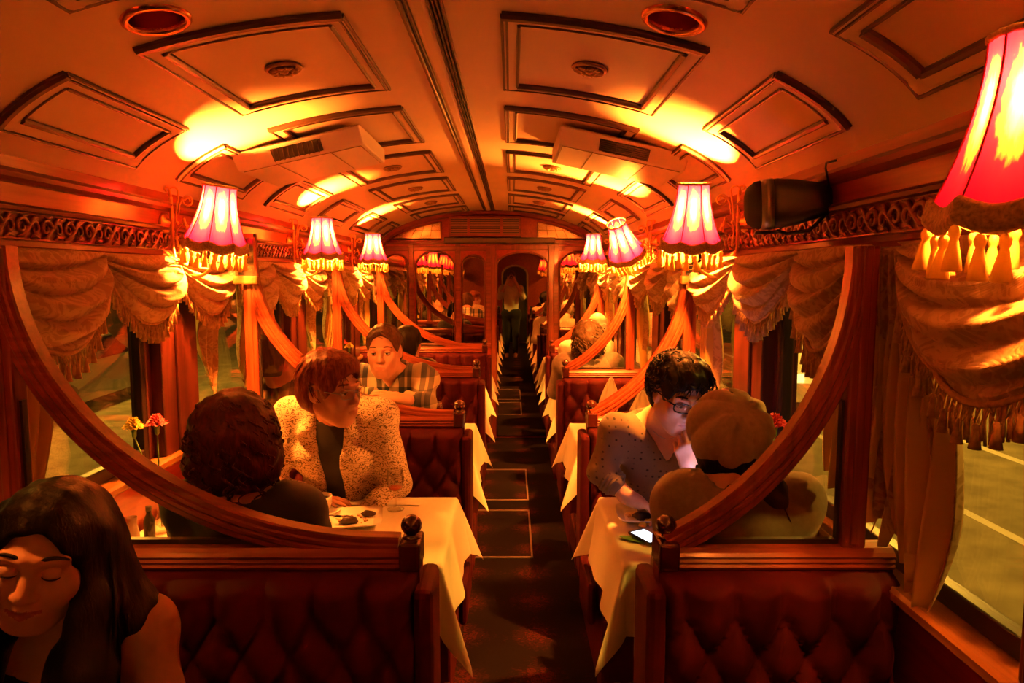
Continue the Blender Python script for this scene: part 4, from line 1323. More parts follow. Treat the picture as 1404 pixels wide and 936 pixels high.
# telephone on the right table with a leaf under it
e = empty('smartphone', (.688, 2.262, TT + .003), radians(28))
b = MB(); b.box(-.034, .034, -.062, .062, .0, .009, 0, .003); b.build('case', M['black_gloss'], e)
b = MB(); b.box(-.029, .029, -.050, .050, .009, .0096); b.build('screen', M['screen'], e)
tag(e, 'black smartphone with a glowing white screen on the right table', 'phone')
b = MB()
def leaf(u, v):
    w = .022 * sin(pi * min(1, .04 + .96 * u)) ** .8
    return V(((u - .5) * .11, (v - .5) * 2 * w, .002 + .004 * abs(v - .5)))
b.grid(leaf, 14, 7); b.grid(lambda u, v: leaf(u, v) - V((0, 0, .0015)), 14, 7, flip=True)
o = b.build('green_leaf', M['leaf'], None, (.645, 2.255, TT)); o.rotation_euler = (0, 0, radians(150)); tag(o, 'green leaf garnish poking out beside the smartphone', 'leaf')
for i, (x, y) in enumerate(((.695, 2.375), (.722, 2.40))):
    o = blob(.013, 30 + i, (1.15, .9, .8)).build('lemon_wedge', M['lemon'], None, (x, y, TT + .010)); tag(o, 'yellow lemon piece in front of the right plate, %s' % ('nearer the phone' if i == 0 else 'nearer the plate'), 'lemon')
# bud vases with carnations
def carnation(parent, p, r, mat, seed):
    rr = random.Random(seed); b = MB(); n = 26
    for L in range(5):
        k = 1 - L * .16; zz = .004 * L
        ph = rr.uniform(0, 6)
        vs = []; fs = []
        m = 48
        for j in range(4):
            t = j / 3
            for i in range(m):
                a = 2 * pi * i / m
                w = 1 + t * t * (.16 * sin(9 * a + ph) + .12 * sin(17 * a + 2 * ph))
                q = r * k * (.10 + .90 * t) * w
                vs.append(V((q * cos(a), q * sin(a), zz + r * (.10 + (.55 + .12 * L) * t ** .8 - .30 * t ** 3) + r * .12 * t * sin(13 * a + ph))))
        for j in range(3):
            for i in range(m): fs.append((j * m + i, j * m + (i + 1) % m, (j + 1) * m + (i + 1) % m, (j + 1) * m + i))
        b.add(vs, fs, 0, True)
    o = b.build('blossom', mat, parent, p)
    c = MB(); c.lathe([(.003, -.028), (.007, -.022), (.008, -.004), (.010, .004), (.0, .004)], n=12); c.build('calyx', M['leaf'], o)
    return o
def vase(x, y, flowers, label):
    e = empty('bud_vase', (x, y, TT))
    b = MB(); b.lathe([(.0, .0), (.028, .0), (.030, .006), (.024, .03), (.012, .07), (.009, .12), (.011, .165), (.014, .172), (.0125, .172), (.0095, .165), (.0075, .12), (.010, .07), (.02, .03), (.0, .012)], n=28); b.build('vase', M['glass_solid'], e)
    tag(e, label, 'vase', 'bud vases')
    for i, (dx, dy, h, r, mat, lab) in enumerate(flowers):
        f = empty('carnation', (x, y, TT + .02))
        b = MB(); b.tube([(0, 0, 0), (dx * .1, dy * .1, .12), (dx * .5, dy * .5, .6 * h), (dx, dy, h - .02)], .0024, 7); 
        b.build('stem', M['leaf'], f)
        carnation(f, (dx, dy, h), r, mat, i + int(x * 50)); 
        tag(f, lab, 'flower', 'carnations in bud vases')
vase(-1.005, 2.33, [(-.075, -.01, .345, .033, M['yellow'], 'yellow carnation in the vase at the nearest left window'), (.0, .0, .355, .033, M['pink'], 'pink carnation in the vase at the nearest left window')], 'slim glass bud vase with two carnations at the nearest left window')
vase(1.045, 2.13, [(.015, -.0, .395, .036, M['pink'], 'pink carnation in the vase behind the woman in the beret')], 'slim glass bud vase holding one pink carnation on the right table')
vase(-1.03, 5.10, [(-.01, .0, .36, .035, M['pink'], 'distant red carnation left of the man in plaid'), (.03, .03, .33, .033, M['yellow'], 'distant yellow carnation left of the man in plaid')], 'slim bud vase with two carnations on the farther left table')
# ================================================================== PEOPLE
def axis_vals(lo, hi, coarse, fines, fine):
    """coordinates from lo to hi, spaced `fine` inside the intervals and `coarse` elsewhere"""
    v = [lo]; x = lo
    while x < hi:
        st = coarse
        for a, b in fines:
            if a <= x < b: st = fine
            elif x < a and x + st > a: st = min(st, max(fine, a - x))
        x += st; v.append(x)
    return np.array(v, dtype=np.float64)

class Field:
    def __init__(self): self.ops = []
    def cap(self, a, b, ra, rb, k=.02, sub=False, flat=None):
        self.ops.append(('cap', np.array(a, float), np.array(b, float), ra, rb, k, sub, None)); return self
    def ell(self, c, r, k=.02, R=None, sub=False):
        self.ops.append(('ell', np.array(c, float), np.array(r, float), R, None, k, sub, None)); return self
    def fn(self, f, lo, hi, k=.01, sub=False):
        self.ops.append(('fn', np.array(lo, float), np.array(hi, float), f, None, k, sub, None)); return self
    def bounds(self):
        lo = np.full(3, 9.); hi = np.full(3, -9.)
        for o in self.ops:
            if o[6]: continue
            if o[0] == 'cap':
                r = max(o[3], o[4]); l = np.minimum(o[1], o[2]) - r; h = np.maximum(o[1], o[2]) + r
            elif o[0] == 'ell':
                m = max(o[2]) if o[3] is not None else o[2]; l = o[1] - m; h = o[1] + m
            else: l, h = o[1], o[2]
            lo = np.minimum(lo, l); hi = np.maximum(hi, h)
        return lo, hi
    def eval(self, xs, ys, zs, infl=0.0):
        Fv = np.full((len(xs), len(ys), len(zs)), .5, dtype=np.float32)
        for o in self.ops:
            kind, k, sub = o[0], max(o[5], 1e-4), o[6]
            if kind == 'cap':
                r = max(o[3], o[4]); l = np.minimum(o[1], o[2]) - r; h = np.maximum(o[1], o[2]) + r
            elif kind == 'ell':
                m = max(o[2]) if o[3] is not None else o[2]; l = o[1] - m; h = o[1] + m
            else: l, h = o[1], o[2]
            mg = k + .03 + abs(infl)
            i0, i1 = np.searchsorted(xs, [l[0] - mg, h[0] + mg]); j0, j1 = np.searchsorted(ys, [l[1] - mg, h[1] + mg]); k0, k1 = np.searchsorted(zs, [l[2] - mg, h[2] + mg])
            if i1 <= i0 or j1 <= j0 or k1 <= k0: continue
            X = xs[i0:i1, None, None].astype(np.float32); Y = ys[None, j0:j1, None].astype(np.float32); Z = zs[None, None, k0:k1].astype(np.float32)
            if kind == 'cap':
                a, b = o[1], o[2]; d = b - a; L2 = float(d @ d) + 1e-12
                t = ((X - a[0]) * d[0] + (Y - a[1]) * d[1] + (Z - a[2]) * d[2]) / L2
                t = np.clip(t, 0, 1)
                D = np.sqrt((X - a[0] - t * d[0]) ** 2 + (Y - a[1] - t * d[1]) ** 2 + (Z - a[2] - t * d[2]) ** 2) - (o[3] + (o[4] - o[3]) * t)
            elif kind == 'ell':
                c, r, R = o[1], o[2], o[3]
                P = (X - c[0], Y - c[1], Z - c[2])
                if R is not None:
                    P = [R[0][q] * P[0] + R[1][q] * P[1] + R[2][q] * P[2] for q in range(3)]
                k0_ = np.sqrt(sum((P[q] / r[q]) ** 2 for q in range(3))); k1_ = np.sqrt(sum((P[q] / r[q] ** 2) ** 2 for q in range(3)))
                D = k0_ * (k0_ - 1) / np.maximum(k1_, 1e-6)
            else:
                D = o[3](X, Y, Z)
            D = (D - infl if not sub else D + infl).astype(np.float32)
            S = Fv[i0:i1, j0:j1, k0:k1]
            if sub:
                D = -D; hh = np.maximum(k - np.abs(S - D), 0) / k
                Fv[i0:i1, j0:j1, k0:k1] = np.maximum(S, D) + hh * hh * k * .25
            else:
                hh = np.maximum(k - np.abs(S - D), 0) / k
                Fv[i0:i1, j0:j1, k0:k1] = np.minimum(S, D) - hh * hh * k * .25
        return Fv

def surface_nets(Fv, xs, ys, zs, smooth=2):
    s = Fv < 0
    c = [s[:-1, :-1, :-1], s[1:, :-1, :-1], s[:-1, 1:, :-1], s[1:, 1:, :-1], s[:-1, :-1, 1:], s[1:, :-1, 1:], s[:-1, 1:, 1:], s[1:, 1:, 1:]]
    n = sum(q.astype(np.int8) for q in c)
    act = (n > 0) & (n < 8)
    I, J, K = np.nonzero(act)
    idx = np.full(act.shape, -1, dtype=np.int64); idx[I, J, K] = np.arange(len(I))
    off = [(0, 0, 0), (1, 0, 0), (0, 1, 0), (1, 1, 0), (0, 0, 1), (1, 0, 1), (0, 1, 1), (1, 1, 1)]
    val = [Fv[I + a, J + b, K + d].astype(np.float64) for a, b, d in off]
    pos = np.zeros((len(I), 3)); cnt = np.zeros(len(I))
    for p, q in ((0, 1), (2, 3), (4, 5), (6, 7), (0, 2), (1, 3), (4, 6), (5, 7), (0, 4), (1, 5), (2, 6), (3, 7)):
        m = (val[p] < 0) != (val[q] < 0)
        t = np.where(m, val[p] / np.where(m, val[p] - val[q], 1), 0)
        A = np.array(off[p]); B = np.array(off[q])
        pos += np.where(m[:, None], A + (B - A) * t[:, None], 0); cnt += m
    pos /= cnt[:, None]
    vx = xs[I] + (xs[I + 1] - xs[I]) * pos[:, 0]; vy = ys[J] + (ys[J + 1] - ys[J]) * pos[:, 1]; vz = zs[K] + (zs[K + 1] - zs[K]) * pos[:, 2]
    vv = np.stack([vx, vy, vz], 1)
    quads = []
    m = s[:-1, 1:-1, 1:-1] != s[1:, 1:-1, 1:-1]; a, b, d = np.nonzero(m); b += 1; d += 1
    q = np.stack([idx[a, b - 1, d - 1], idx[a, b, d - 1], idx[a, b, d], idx[a, b - 1, d]], 1); fl = s[a, b, d]; q[~fl] = q[~fl][:, ::-1]; quads.append(q)
    m = s[1:-1, :-1, 1:-1] != s[1:-1, 1:, 1:-1]; a, b, d = np.nonzero(m); a += 1; d += 1
    q = np.stack([idx[a - 1, b, d - 1], idx[a - 1, b, d], idx[a, b, d], idx[a, b, d - 1]], 1); fl = s[a, b, d]; q[~fl] = q[~fl][:, ::-1]; quads.append(q)
    m = s[1:-1, 1:-1, :-1] != s[1:-1, 1:-1, 1:]; a, b, d = np.nonzero(m); a += 1; b += 1
    q = np.stack([idx[a - 1, b - 1, d], idx[a, b - 1, d], idx[a, b, d], idx[a - 1, b, d]], 1); fl = s[a, b, d]; q[~fl] = q[~fl][:, ::-1]; quads.append(q)
    quads = np.concatenate(quads)
    quads = quads[(quads >= 0).all(1)]
    for it in range(smooth):
        acc = np.zeros_like(vv); w = np.zeros(len(vv))
        for e in range(4):
            a, b = quads[:, e], quads[:, (e + 1) % 4]
            for q in range(3):
                acc[:, q] += np.bincount(a, vv[b, q], len(vv)) + np.bincount(b, vv[a, q], len(vv))
            w += np.bincount(a, minlength=len(vv)) + np.bincount(b, minlength=len(vv))
        vv = vv + (.5 if it % 2 == 0 else -.30) * (acc / np.maximum(w, 1)[:, None] - vv)
    return vv, quads

def np_mesh(name, vv, quads, mats, midx=None):
    me = bpy.data.meshes.new(name)
    me.vertices.add(len(vv)); me.vertices.foreach_set('co', vv.astype(np.float32).ravel())
    nq = len(quads)
    me.loops.add(nq * 4); me.loops.foreach_set('vertex_index', quads.astype(np.int32).ravel())
    me.polygons.add(nq); me.polygons.foreach_set('loop_start', np.arange(0, nq * 4, 4, dtype=np.int32)); me.polygons.foreach_set('loop_total', np.full(nq, 4, dtype=np.int32))
    me.polygons.foreach_set('use_smooth', np.ones(nq, dtype=bool))
    for m in mats: me.materials.append(m)
    if midx is not None: me.polygons.foreach_set('material_index', midx.astype(np.int32))
    me.update(calc_edges=True); me.validate()
    return me

def sdf_obj(name, field, mats, parent, coarse, fines=None, fine=None, infl=0.0, cut=None, disp=None, smooth=2, midfn=None, org=(0, 0, 0)):
    lo, hi = field.bounds(); pad = abs(infl) + coarse * 2 + .012
    fines = fines or [[], [], []]; fine = fine or coarse
    ax = [axis_vals(lo[i] - pad, hi[i] + pad, coarse, fines[i], fine) for i in range(3)]
    Fv = field.eval(*ax, infl=infl)
    X, Y, Z = ax[0][:, None, None], ax[1][None, :, None], ax[2][None, None, :]
    if disp is not None: Fv = Fv + disp(X, Y, Z).astype(np.float32)
    if cut is not None: Fv = np.maximum(Fv, cut(X, Y, Z).astype(np.float32))
    vv, qd = surface_nets(Fv, *ax, smooth=smooth)
    mi = midfn(vv[qd].mean(1)) if midfn else None
    me = np_mesh(name, vv - np.array(org), qd, mats, mi)
    o = bpy.data.objects.new(name, me)
    return link(o, parent)

def skin_mat(name, c, lip=False):
    m, nt, out = new_mat(name)
    p = node(nt, 'ShaderNodeBsdfPrincipled', Roughness=.5)
    n = node(nt, 'ShaderNodeTexNoise', Scale=40.0, Detail=3.0); nt.links.new(coords(nt), n.inputs['Vector'])
    nt.links.new(ramp(nt, n.outputs[0], [(.3, tuple(x * .93 for x in c)), (.7, tuple(min(1, x * 1.05) for x in c))]), p.inputs['Base Color'])
    p.inputs['Subsurface Weight'].default_value = .12; p.inputs['Subsurface Radius'].default_value = (.012, .005, .003); p.inputs['Subsurface Scale'].default_value = 1.0
    nt.links.new(p.outputs[0], out.inputs[0]); return m
SK = {'fair': skin_mat('skin_fair', (.70, .38, .28)), 'warm': skin_mat('skin_warm', (.62, .31, .22)), 'tan': skin_mat('skin_tan', (.60, .34, .24)),
      'lip': skin_mat('lips', (.50, .14, .12)), 'lip2': skin_mat('lips_pale', (.52, .22, .17))}
def hair_mat(name, c, tint):
    m, nt, out = new_mat(name)
    p = node(nt, 'ShaderNodeBsdfPrincipled', Roughness=.42)
    n = node(nt, 'ShaderNodeTexNoise', Scale=6.0, Detail=6.0, Distortion=.4); nt.links.new(coords(nt, (24, 24, 5)), n.inputs['Vector'])
    nt.links.new(ramp(nt, n.outputs[0], [(.35, c), (.75, tint)]), p.inputs['Base Color'])
    nt.links.new(bump(nt, n.outputs[0], .4, .004), p.inputs['Normal'])
    p.inputs['Specular IOR Level'].default_value = .10
    nt.links.new(p.outputs[0], out.inputs[0]); return m
HR = {'black': hair_mat('black_hair', (.003, .0025, .0025), (.010, .007, .006)), 'auburn': hair_mat('auburn_hair', (.13, .030, .012), (.27, .075, .03)),
      'wine': hair_mat('dark_red_hair', (.020, .006, .005), (.085, .018, .012)), 'brown': hair_mat('brown_hair', (.035, .016, .009), (.09, .04, .022)), 'curl': hair_mat('dark_curls', (.030, .017, .010), (.10, .055, .03)),
      'grey': hair_mat('grey_hair', (.2, .16, .13), (.4, .34, .28))}
M['eye_white'] = plain('eye_white', (.75, .70, .66), .15); M['iris'] = plain('iris', (.04, .022, .012), .1)
M['lash'] = plain('lashes', (.012, .008, .007), .6)
def weave(name, c, c2=None, kind=None):
    m, nt, out = new_mat(name)
    p = node(nt, 'ShaderNodeBsdfPrincipled', Roughness=.85); p.inputs['Specular IOR Level'].default_value = .2; p.inputs['Sheen Weight'].default_value = .2
    vec = coords(nt)
    if kind == 'plaid':
        sep = nt.nodes.new('ShaderNodeSeparateXYZ'); nt.links.new(vec, sep.inputs[0])
        def M_(op, a, b=None):
            x = nt.nodes.new('ShaderNodeMath'); x.operation = op
            for i, q in enumerate((a, b)):
                if q is None: continue
                if isinstance(q, (int, float)): x.inputs[i].default_value = q
                else: nt.links.new(q, x.inputs[i])
            return x.outputs[0]
        def band(o, k, ph, th): return M_('GREATER_THAN', M_('SINE', M_('ADD', M_('MULTIPLY', o, k), ph)), th)
        bx, bz = band(sep.outputs[0], 52, .4, .25), band(sep.outputs[2], 52, .9, .2)
        lx = band(sep.outputs[0], 52, 3.4, .93)
        sm = M_('ADD', M_('ADD', M_('MULTIPLY', bx, .45), M_('MULTIPLY', bz, .30)), M_('MULTIPLY', lx, .3))
        nt.links.new(ramp(nt, sm, [(.0, c), (.28, tuple(a * .6 + b * .15 for a, b in zip(c, c2))), (.5, tuple(a * .3 + b * .5 for a, b in zip(c, c2))), (.78, c2)]), p.inputs['Base Color'])
    elif kind == 'wavy':
        w = node(nt, 'ShaderNodeTexWave', Scale=24.0, Distortion=16.0, Detail=4.0); w.bands_direction = 'Z'; w.inputs['Detail Scale'].default_value = 2.2
        nt.links.new(vec, w.inputs['Vector'])
        nt.links.new(ramp(nt, w.outputs[1], [(.10, c2), (.34, c), (1, c)]), p.inputs['Base Color'])
    elif kind == 'motif':
        v = node(nt, 'ShaderNodeTexVoronoi', Scale=42.0, Randomness=.2); nt.links.new(coords(nt, (1, .01, 1)), v.inputs['Vector'])
        nt.links.new(ramp(nt, v.outputs[0], [(.0, c2), (.20, c2), (.27, c)]), p.inputs['Base Color'])
    else:
        n = node(nt, 'ShaderNodeTexNoise', Scale=60.0, Detail=4.0); nt.links.new(vec, n.inputs['Vector'])
        nt.links.new(ramp(nt, n.outputs[0], [(.3, tuple(x * .85 for x in c)), (.7, tuple(min(1, x * 1.12) for x in c))]), p.inputs['Base Color'])
    f = node(nt, 'ShaderNodeTexNoise', Scale=420.0); nt.links.new(vec, f.inputs['Vector'])
    nt.links.new(bump(nt, f.outputs[0], .25, .001), p.inputs['Normal'])
    nt.links.new(p.outputs[0], out.inputs[0]); return m

def rot3(yaw, pitch=0.0, roll=0.0):
    """head/torso frame: local x = the person's left... local +y is where the face looks. yaw 0 looks along +y"""
    return np.array((Matrix.Rotation(yaw, 3, 'Z') @ Matrix.Rotation(pitch, 3, 'X') @ Matrix.Rotation(roll, 3, 'Y')))

def add_head(f, c, R, sc=1.0, female=False, jaw=1.0, detail=True, smile=False):
    c = np.array(c, float)
    def W_(p): return c + R @ (np.array(p, float) * sc)
    def E(p, r, k, sub=False): f.ell(W_(p), np.array(r) * sc, k * sc, R, sub)
    def C(a, b, ra, rb, k, sub=False): f.cap(W_(a), W_(b), ra * sc, rb * sc, k * sc, sub)
    E((0, -.016, .038), (.073, .093, .082), .02)
    E((0, .020, -.020), (.062, .070, .082), .035)
    E((0, .038, -.068), (.043 * jaw, .046, .044), .035)
    E((0, .066, -.096), (.017, .016, .015), .028)
    for s in (-1, 1):
        C((s * .050, .0, -.058), (s * .020, .058, -.094), .020, .016, .03)
        E((s * .040, .062, -.022), (.022, .020, .022), .03)
        C((s * .012, .086, .026), (s * .044, .072, .026), .010, .010, .016)
        if detail: E((s * .031, .102, .006), (.017, .020, .0115), .014, True)
        E((s * .0755, -.010, -.002), (.0085, .020, .031), .010)
        if detail: E((s * .083, -.004, .004), (.006, .009, .015), .006, True)
    C((0, .084, .014), (0, .108, -.026), .0085, .0125, .012)
    for s in (-1, 1): E((s * .0125, .098, -.030), (.0085, .010, .0075), .008)
    E((0, .084, -.062), (.030, .014, .018), .02)
    if detail and smile:
        C((-.026, .084, -.0545), (0, .0985, -.0560), .0036, .0050, .006); C((.026, .084, -.0545), (0, .0985, -.0560), .0036, .0050, .006)
        C((-.020, .0875, -.0630), (0, .0965, -.0665), .0042, .0058, .006); C((.020, .0875, -.0630), (0, .0965, -.0665), .0042, .0058, .006)
        C((-.030, .088, -.0560), (0, .1045, -.0612), .0012, .0020, .004, True); C((.030, .088, -.0560), (0, .1045, -.0612), .0012, .0020, .004, True)
        for s in (-1, 1): E((s * .044, .064, -.030), (.020, .017, .019), .02)
    elif detail:
        C((-.021, .0885, -.0585), (0, .099, -.0545), .0042, .0056, .006); C((.021, .0885, -.0585), (0, .099, -.0545), .0042, .0056, .006)
        C((-.018, .0895, -.0655), (.018, .0895, -.0655), .0050, .0050, .006); C((-.008, .096, -.0665), (.008, .096, -.0665), .0052, .0052, .006)
        C((-.024, .093, -.0605), (0, .1045, -.0600), .0012, .0016, .004, True); C((.024, .093, -.0605), (0, .1045, -.0600), .0012, .0016, .004, True)
    return W_

def add_hand(f, w, d, n, flip=1, curl=(.5, .5, .5, .5), sc=1.0, spread=.06, thumb=.5):
    """w wrist, d direction of the fingers, n normal out of the back of the hand; flip=+1 puts the thumb on side d x n"""
    w = np.array(w, float); d = np.array(d, float); d /= np.linalg.norm(d); n = np.array(n, float); n -= d * (n @ d); n /= np.linalg.norm(n)
    s = np.cross(d, n) * flip
    k_ = .010 * sc
    kn = []
    for i, (o, L) in enumerate(((.030, .086), (.010, .090), (-.010, .085), (-.028, .076))):
        a = w + d * .012 * sc + s * o * .55 * sc; b = w + d * L * sc + s * o * sc
        f.cap(a, b, .0145 * sc, .0105 * sc, .016 * sc); kn.append(b)
    f.cap(w - d * .02 * sc, w + d * .03 * sc, .026 * sc, .024 * sc, .02 * sc)
    for i, (ls, c) in enumerate(zip(((.043, .026, .020), (.047, .029, .021), (.044, .027, .020), (.034, .020, .018)), curl)):
        p = kn[i]; dirv = d + s * spread * (1.5 - i); dirv /= np.linalg.norm(dirv)
        ang = 0; r = (.0092, .0096, .0092, .0082)[i] * sc
        for j, L in enumerate(ls):
            ang += c * (1.0, 1.1, .8)[j]
            v = dirv * cos(ang) - n * sin(ang); q = p + v * L * sc
            f.cap(p, q, r, r * .9, .0045 * sc); p = q; r *= .9
    t0 = w + d * .022 * sc + s * .022 * sc - n * .006 * sc
    t1 = t0 + (d * .55 + s * (.75 - .5 * thumb) - n * (.1 + .5 * thumb)) / 1.0 * .042 * sc
    t2 = t1 + (d * .85 + s * (.45 - .6 * thumb) - n * (.1 + .5 * thumb)) * .030 * sc
    t3 = t2 + (d * .95 + s * (.2 - .5 * thumb) - n * (.05 + .4 * thumb)) * .024 * sc
    f.cap(t0, t1, .0155 * sc, .0115 * sc, .014 * sc); f.cap(t1, t2, .0108 * sc, .0098 * sc, .005 * sc); f.cap(t2, t3, .0098 * sc, .0080 * sc, .004 * sc)

class Person:
    pass
def make_person(name, label, head, hyaw, hpitch=0, hroll=0, hs=1.0, chest=None, cyaw=0.0, pelvis=None, sh=.175, shz=None, skin='fair', lip='lip2', arms=None, knees=None,
                fine=.0045, coarse=.013, female=False, bulk=1.0, detail=True, jaw=1.0, standing=False, sh_l=None, sh_r=None, group=None, smile=False):
    """joints in world metres; arms: list of dicts(side, elbow, wrist, hand=(dir, normal, flip, curl, thumb))"""
    P = Person(); f = Field(); P.f = f
    R = rot3(hyaw, hpitch, hroll); P.R = R; P.hc = np.array(head, float); P.hs = hs
    chest = np.array(chest, float); pelvis = np.array(pelvis, float); P.chest = chest; P.pelvis = pelvis
    T = rot3(cyaw); rx = T @ np.array([1, 0, 0]); fy = T @ np.array([0, 1, 0]); P.T = T
    up = chest - pelvis; up /= np.linalg.norm(up)
    P.W_ = add_head(f, head, R, hs, female, jaw, detail, smile)
    nb = chest + up * .165 + fy * -.015; P.nb = nb           # base of the neck
    f.cap(P.W_((0, -.022, -.045)), nb, .052 * hs * (.92 if female else 1.06), .056 * bulk * (.95 if female else 1.1), .03)
    shL = np.array(sh_l, float) if sh_l is not None else chest + up * .115 - rx * sh     # local -x
    shR = np.array(sh_r, float) if sh_r is not None else chest + up * .115 + rx * sh
    P.shL, P.shR = shL, shR
    body = Field(); P.body = body
    for g in (f, body):
        g.ell(chest, (.150 * bulk, .105 * bulk, .165), .05, T)
        if female:
            for s in (-1, 1): g.ell(chest + rx * s * .068 + fy * .085 - up * .02, (.058, .05, .055), .04, T)
        else: g.ell(chest + fy * .03 + up * .03, (.13 * bulk, .085, .09), .05, T)
        mid = (chest + pelvis) / 2
        g.ell(mid, (.135 * bulk, .105 * bulk, .15), .07, T)
        g.ell(pelvis, (.165 * bulk, .125 * bulk, .12), .07, T)
        for q in (shL, shR):
            g.cap(nb + up * .0, q, .046, .052 * bulk, .05)
            g.cap(chest + up * .05, q, .075, .052 * bulk, .06)
    P.arms = []
    for a in (arms or []):
        q = shL if a['side'] < 0 else shR
        el = np.array(a['elbow'], float); wr = np.array(a['wrist'], float); ab = a.get('r', 1.0) * bulk
        f.cap(q, el, .050 * ab, .038 * ab, .03); f.cap(el, wr, .039 * ab, .026 * ab, .015)
        f.cap(el, el + (wr - el) * .4, .040 * ab, .036 * ab, .02)
        if a.get('hand'):
            h = a['hand']; add_hand(f, wr, h[0], h[1], h[2], h[3], a.get('hs', 1.0), .06, h[4])
        P.arms.append((q, el, wr, ab))
    legs = Field(); P.legs = legs
    for i, s in enumerate((-1, 1)):
        hip = pelvis + rx * s * .09 - up * .05
        if standing: kn = hip + np.array([0, 0, -.42]) + fy * .02; an = kn + np.array([0, 0, -.40]) - fy * .02
        else:
            kn = hip + fy * .40 + np.array([0, 0, .02]); an = np.array([kn[0], kn[1], .09]) + fy * .0
            if knees: kn = np.array(knees[i], float); an = np.array([kn[0], kn[1], .09])
        toe = an + fy * .15 + np.array([0, 0, -.05])
        for g in (f, legs):
            g.cap(hip, kn, .088, .062, .04); g.cap(kn, an, .060, .042, .02)
        f.cap(an, toe, .042, .034, .02)
        legs.cap(hip, hip, .1, .1, .05)
    legs.ell(pelvis, (.17 * bulk, .13 * bulk, .12), .06, T)
    hb = .135 * hs
    fin = [[(P.hc[i] - hb, P.hc[i] + hb)] for i in range(3)]
    for a in (arms or []):
        if a.get('hand') and a.get('finehand', True):
            cpt = np.array(a['wrist']) + np.array(a['hand'][0]) / np.linalg.norm(a['hand'][0]) * .08
            for i in range(3): fin[i].append((cpt[i] - .105, cpt[i] + .105))
    Wi = R.T; hc = P.hc
    def mid(cen):
        loc = (cen - hc) @ R / hs
        ax_ = np.abs(loc[:, 0]); zm = -.0605 + (.16 * ax_ if smile else 0)
        lips = (ax_ < (.027 if smile else .021)) & (loc[:, 1] > .080) & (loc[:, 2] < zm + .0065 - .16 * ax_) & (loc[:, 2] > zm - .0105 + .28 * ax_)
        return np.where(lips, 1, 0)
    P.org = np.array([pelvis[0], pelvis[1], 0.0])
    o = sdf_obj(name, f, [SK[skin], SK[lip]], None, coarse, fin, fine, midfn=mid, org=P.org)
    o.location = P.org; P.o = o
    tag(o, label, 'person', group)
    return P
def child_sdf(P, name, field, mat, coarse, **kw):
    mats = mat if isinstance(mat, list) else [mat]
    return sdf_obj(name, field, mats, P.o, coarse, org=P.org, **kw)
def child_mb(P, name, b, mat):
    b.v = [tuple(np.array(v) - P.org) for v in b.v]
    return b.build(name, mat, P.o)
def wrinkle(seed, amp=.004, k=26):
    r = random.Random(seed); q = [[r.uniform(-1, 1) for _ in range(3)] + [r.uniform(0, 6)] for _ in range(5)]
    def g(X, Y, Z):
        t = 0
        for i, (a, b, c, p) in enumerate(q): t = t + np.sin(k * (1 + .35 * i) * (a * X + b * Y + (c * .6) * Z) + p + 1.4 * np.sin(9 * Z + 7 * X + p))
        return t * amp / 2.2
    return g
def shirt(P, name, mat, infl=.011, neck=None, sleeve=.9, coarse=.011, seed=1, amp=.004, zlow=None, neckr=.085, fines=None, extra=None, hollow=None):
    f = Field(); f.ops = list(P.body.ops)
    for (q, el, wr, ab) in P.arms:
        if sleeve <= 1:
            f.cap(q, q + (el - q) * sleeve, .052 * ab, (.052 - .012 * sleeve) * ab, .03)
        else:
            f.cap(q, el, .054 * ab, .043 * ab, .03); f.cap(el, el + (wr - el) * (sleeve - 1), .043 * ab, .033 * ab, .018)
    if extra: extra(f)
    nb = P.nb; up = P.chest - P.pelvis; up = up / np.linalg.norm(up); fy = P.T @ np.array([0, 1, 0])
    def cut(X, Y, Z):
        c = nb + up * .035 + fy * .018
        d = neckr - np.sqrt((X - c[0]) ** 2 + (Y - c[1]) ** 2 + ((Z - c[2]) * .9) ** 2)
        d = d + 0 * Z
        if neck: d = np.maximum(d, neck(X, Y, Z))
        if zlow is not None: d = np.maximum(d, zlow - Z + 0 * X + 0 * Y)
        return d
    return child_sdf(P, name, f, mat, coarse, infl=infl, cut=cut, disp=wrinkle(seed, amp))
def trousers(P, mat, name='trousers', coarse=.018):
    return child_sdf(P, name, P.legs, mat, coarse, infl=.012, disp=wrinkle(5, .004))
def local_fn(P, f):
    R, c, s = P.R, P.hc, P.hs
    def g(X, Y, Z):
        dx, dy, dz = X - c[0], Y - c[1], Z - c[2]
        x = (R[0][0] * dx + R[1][0] * dy + R[2][0] * dz) / s; y = (R[0][1] * dx + R[1][1] * dy + R[2][1] * dz) / s; z = (R[0][2] * dx + R[1][2] * dy + R[2][2] * dz) / s
        return f(x, y, z)
    return g
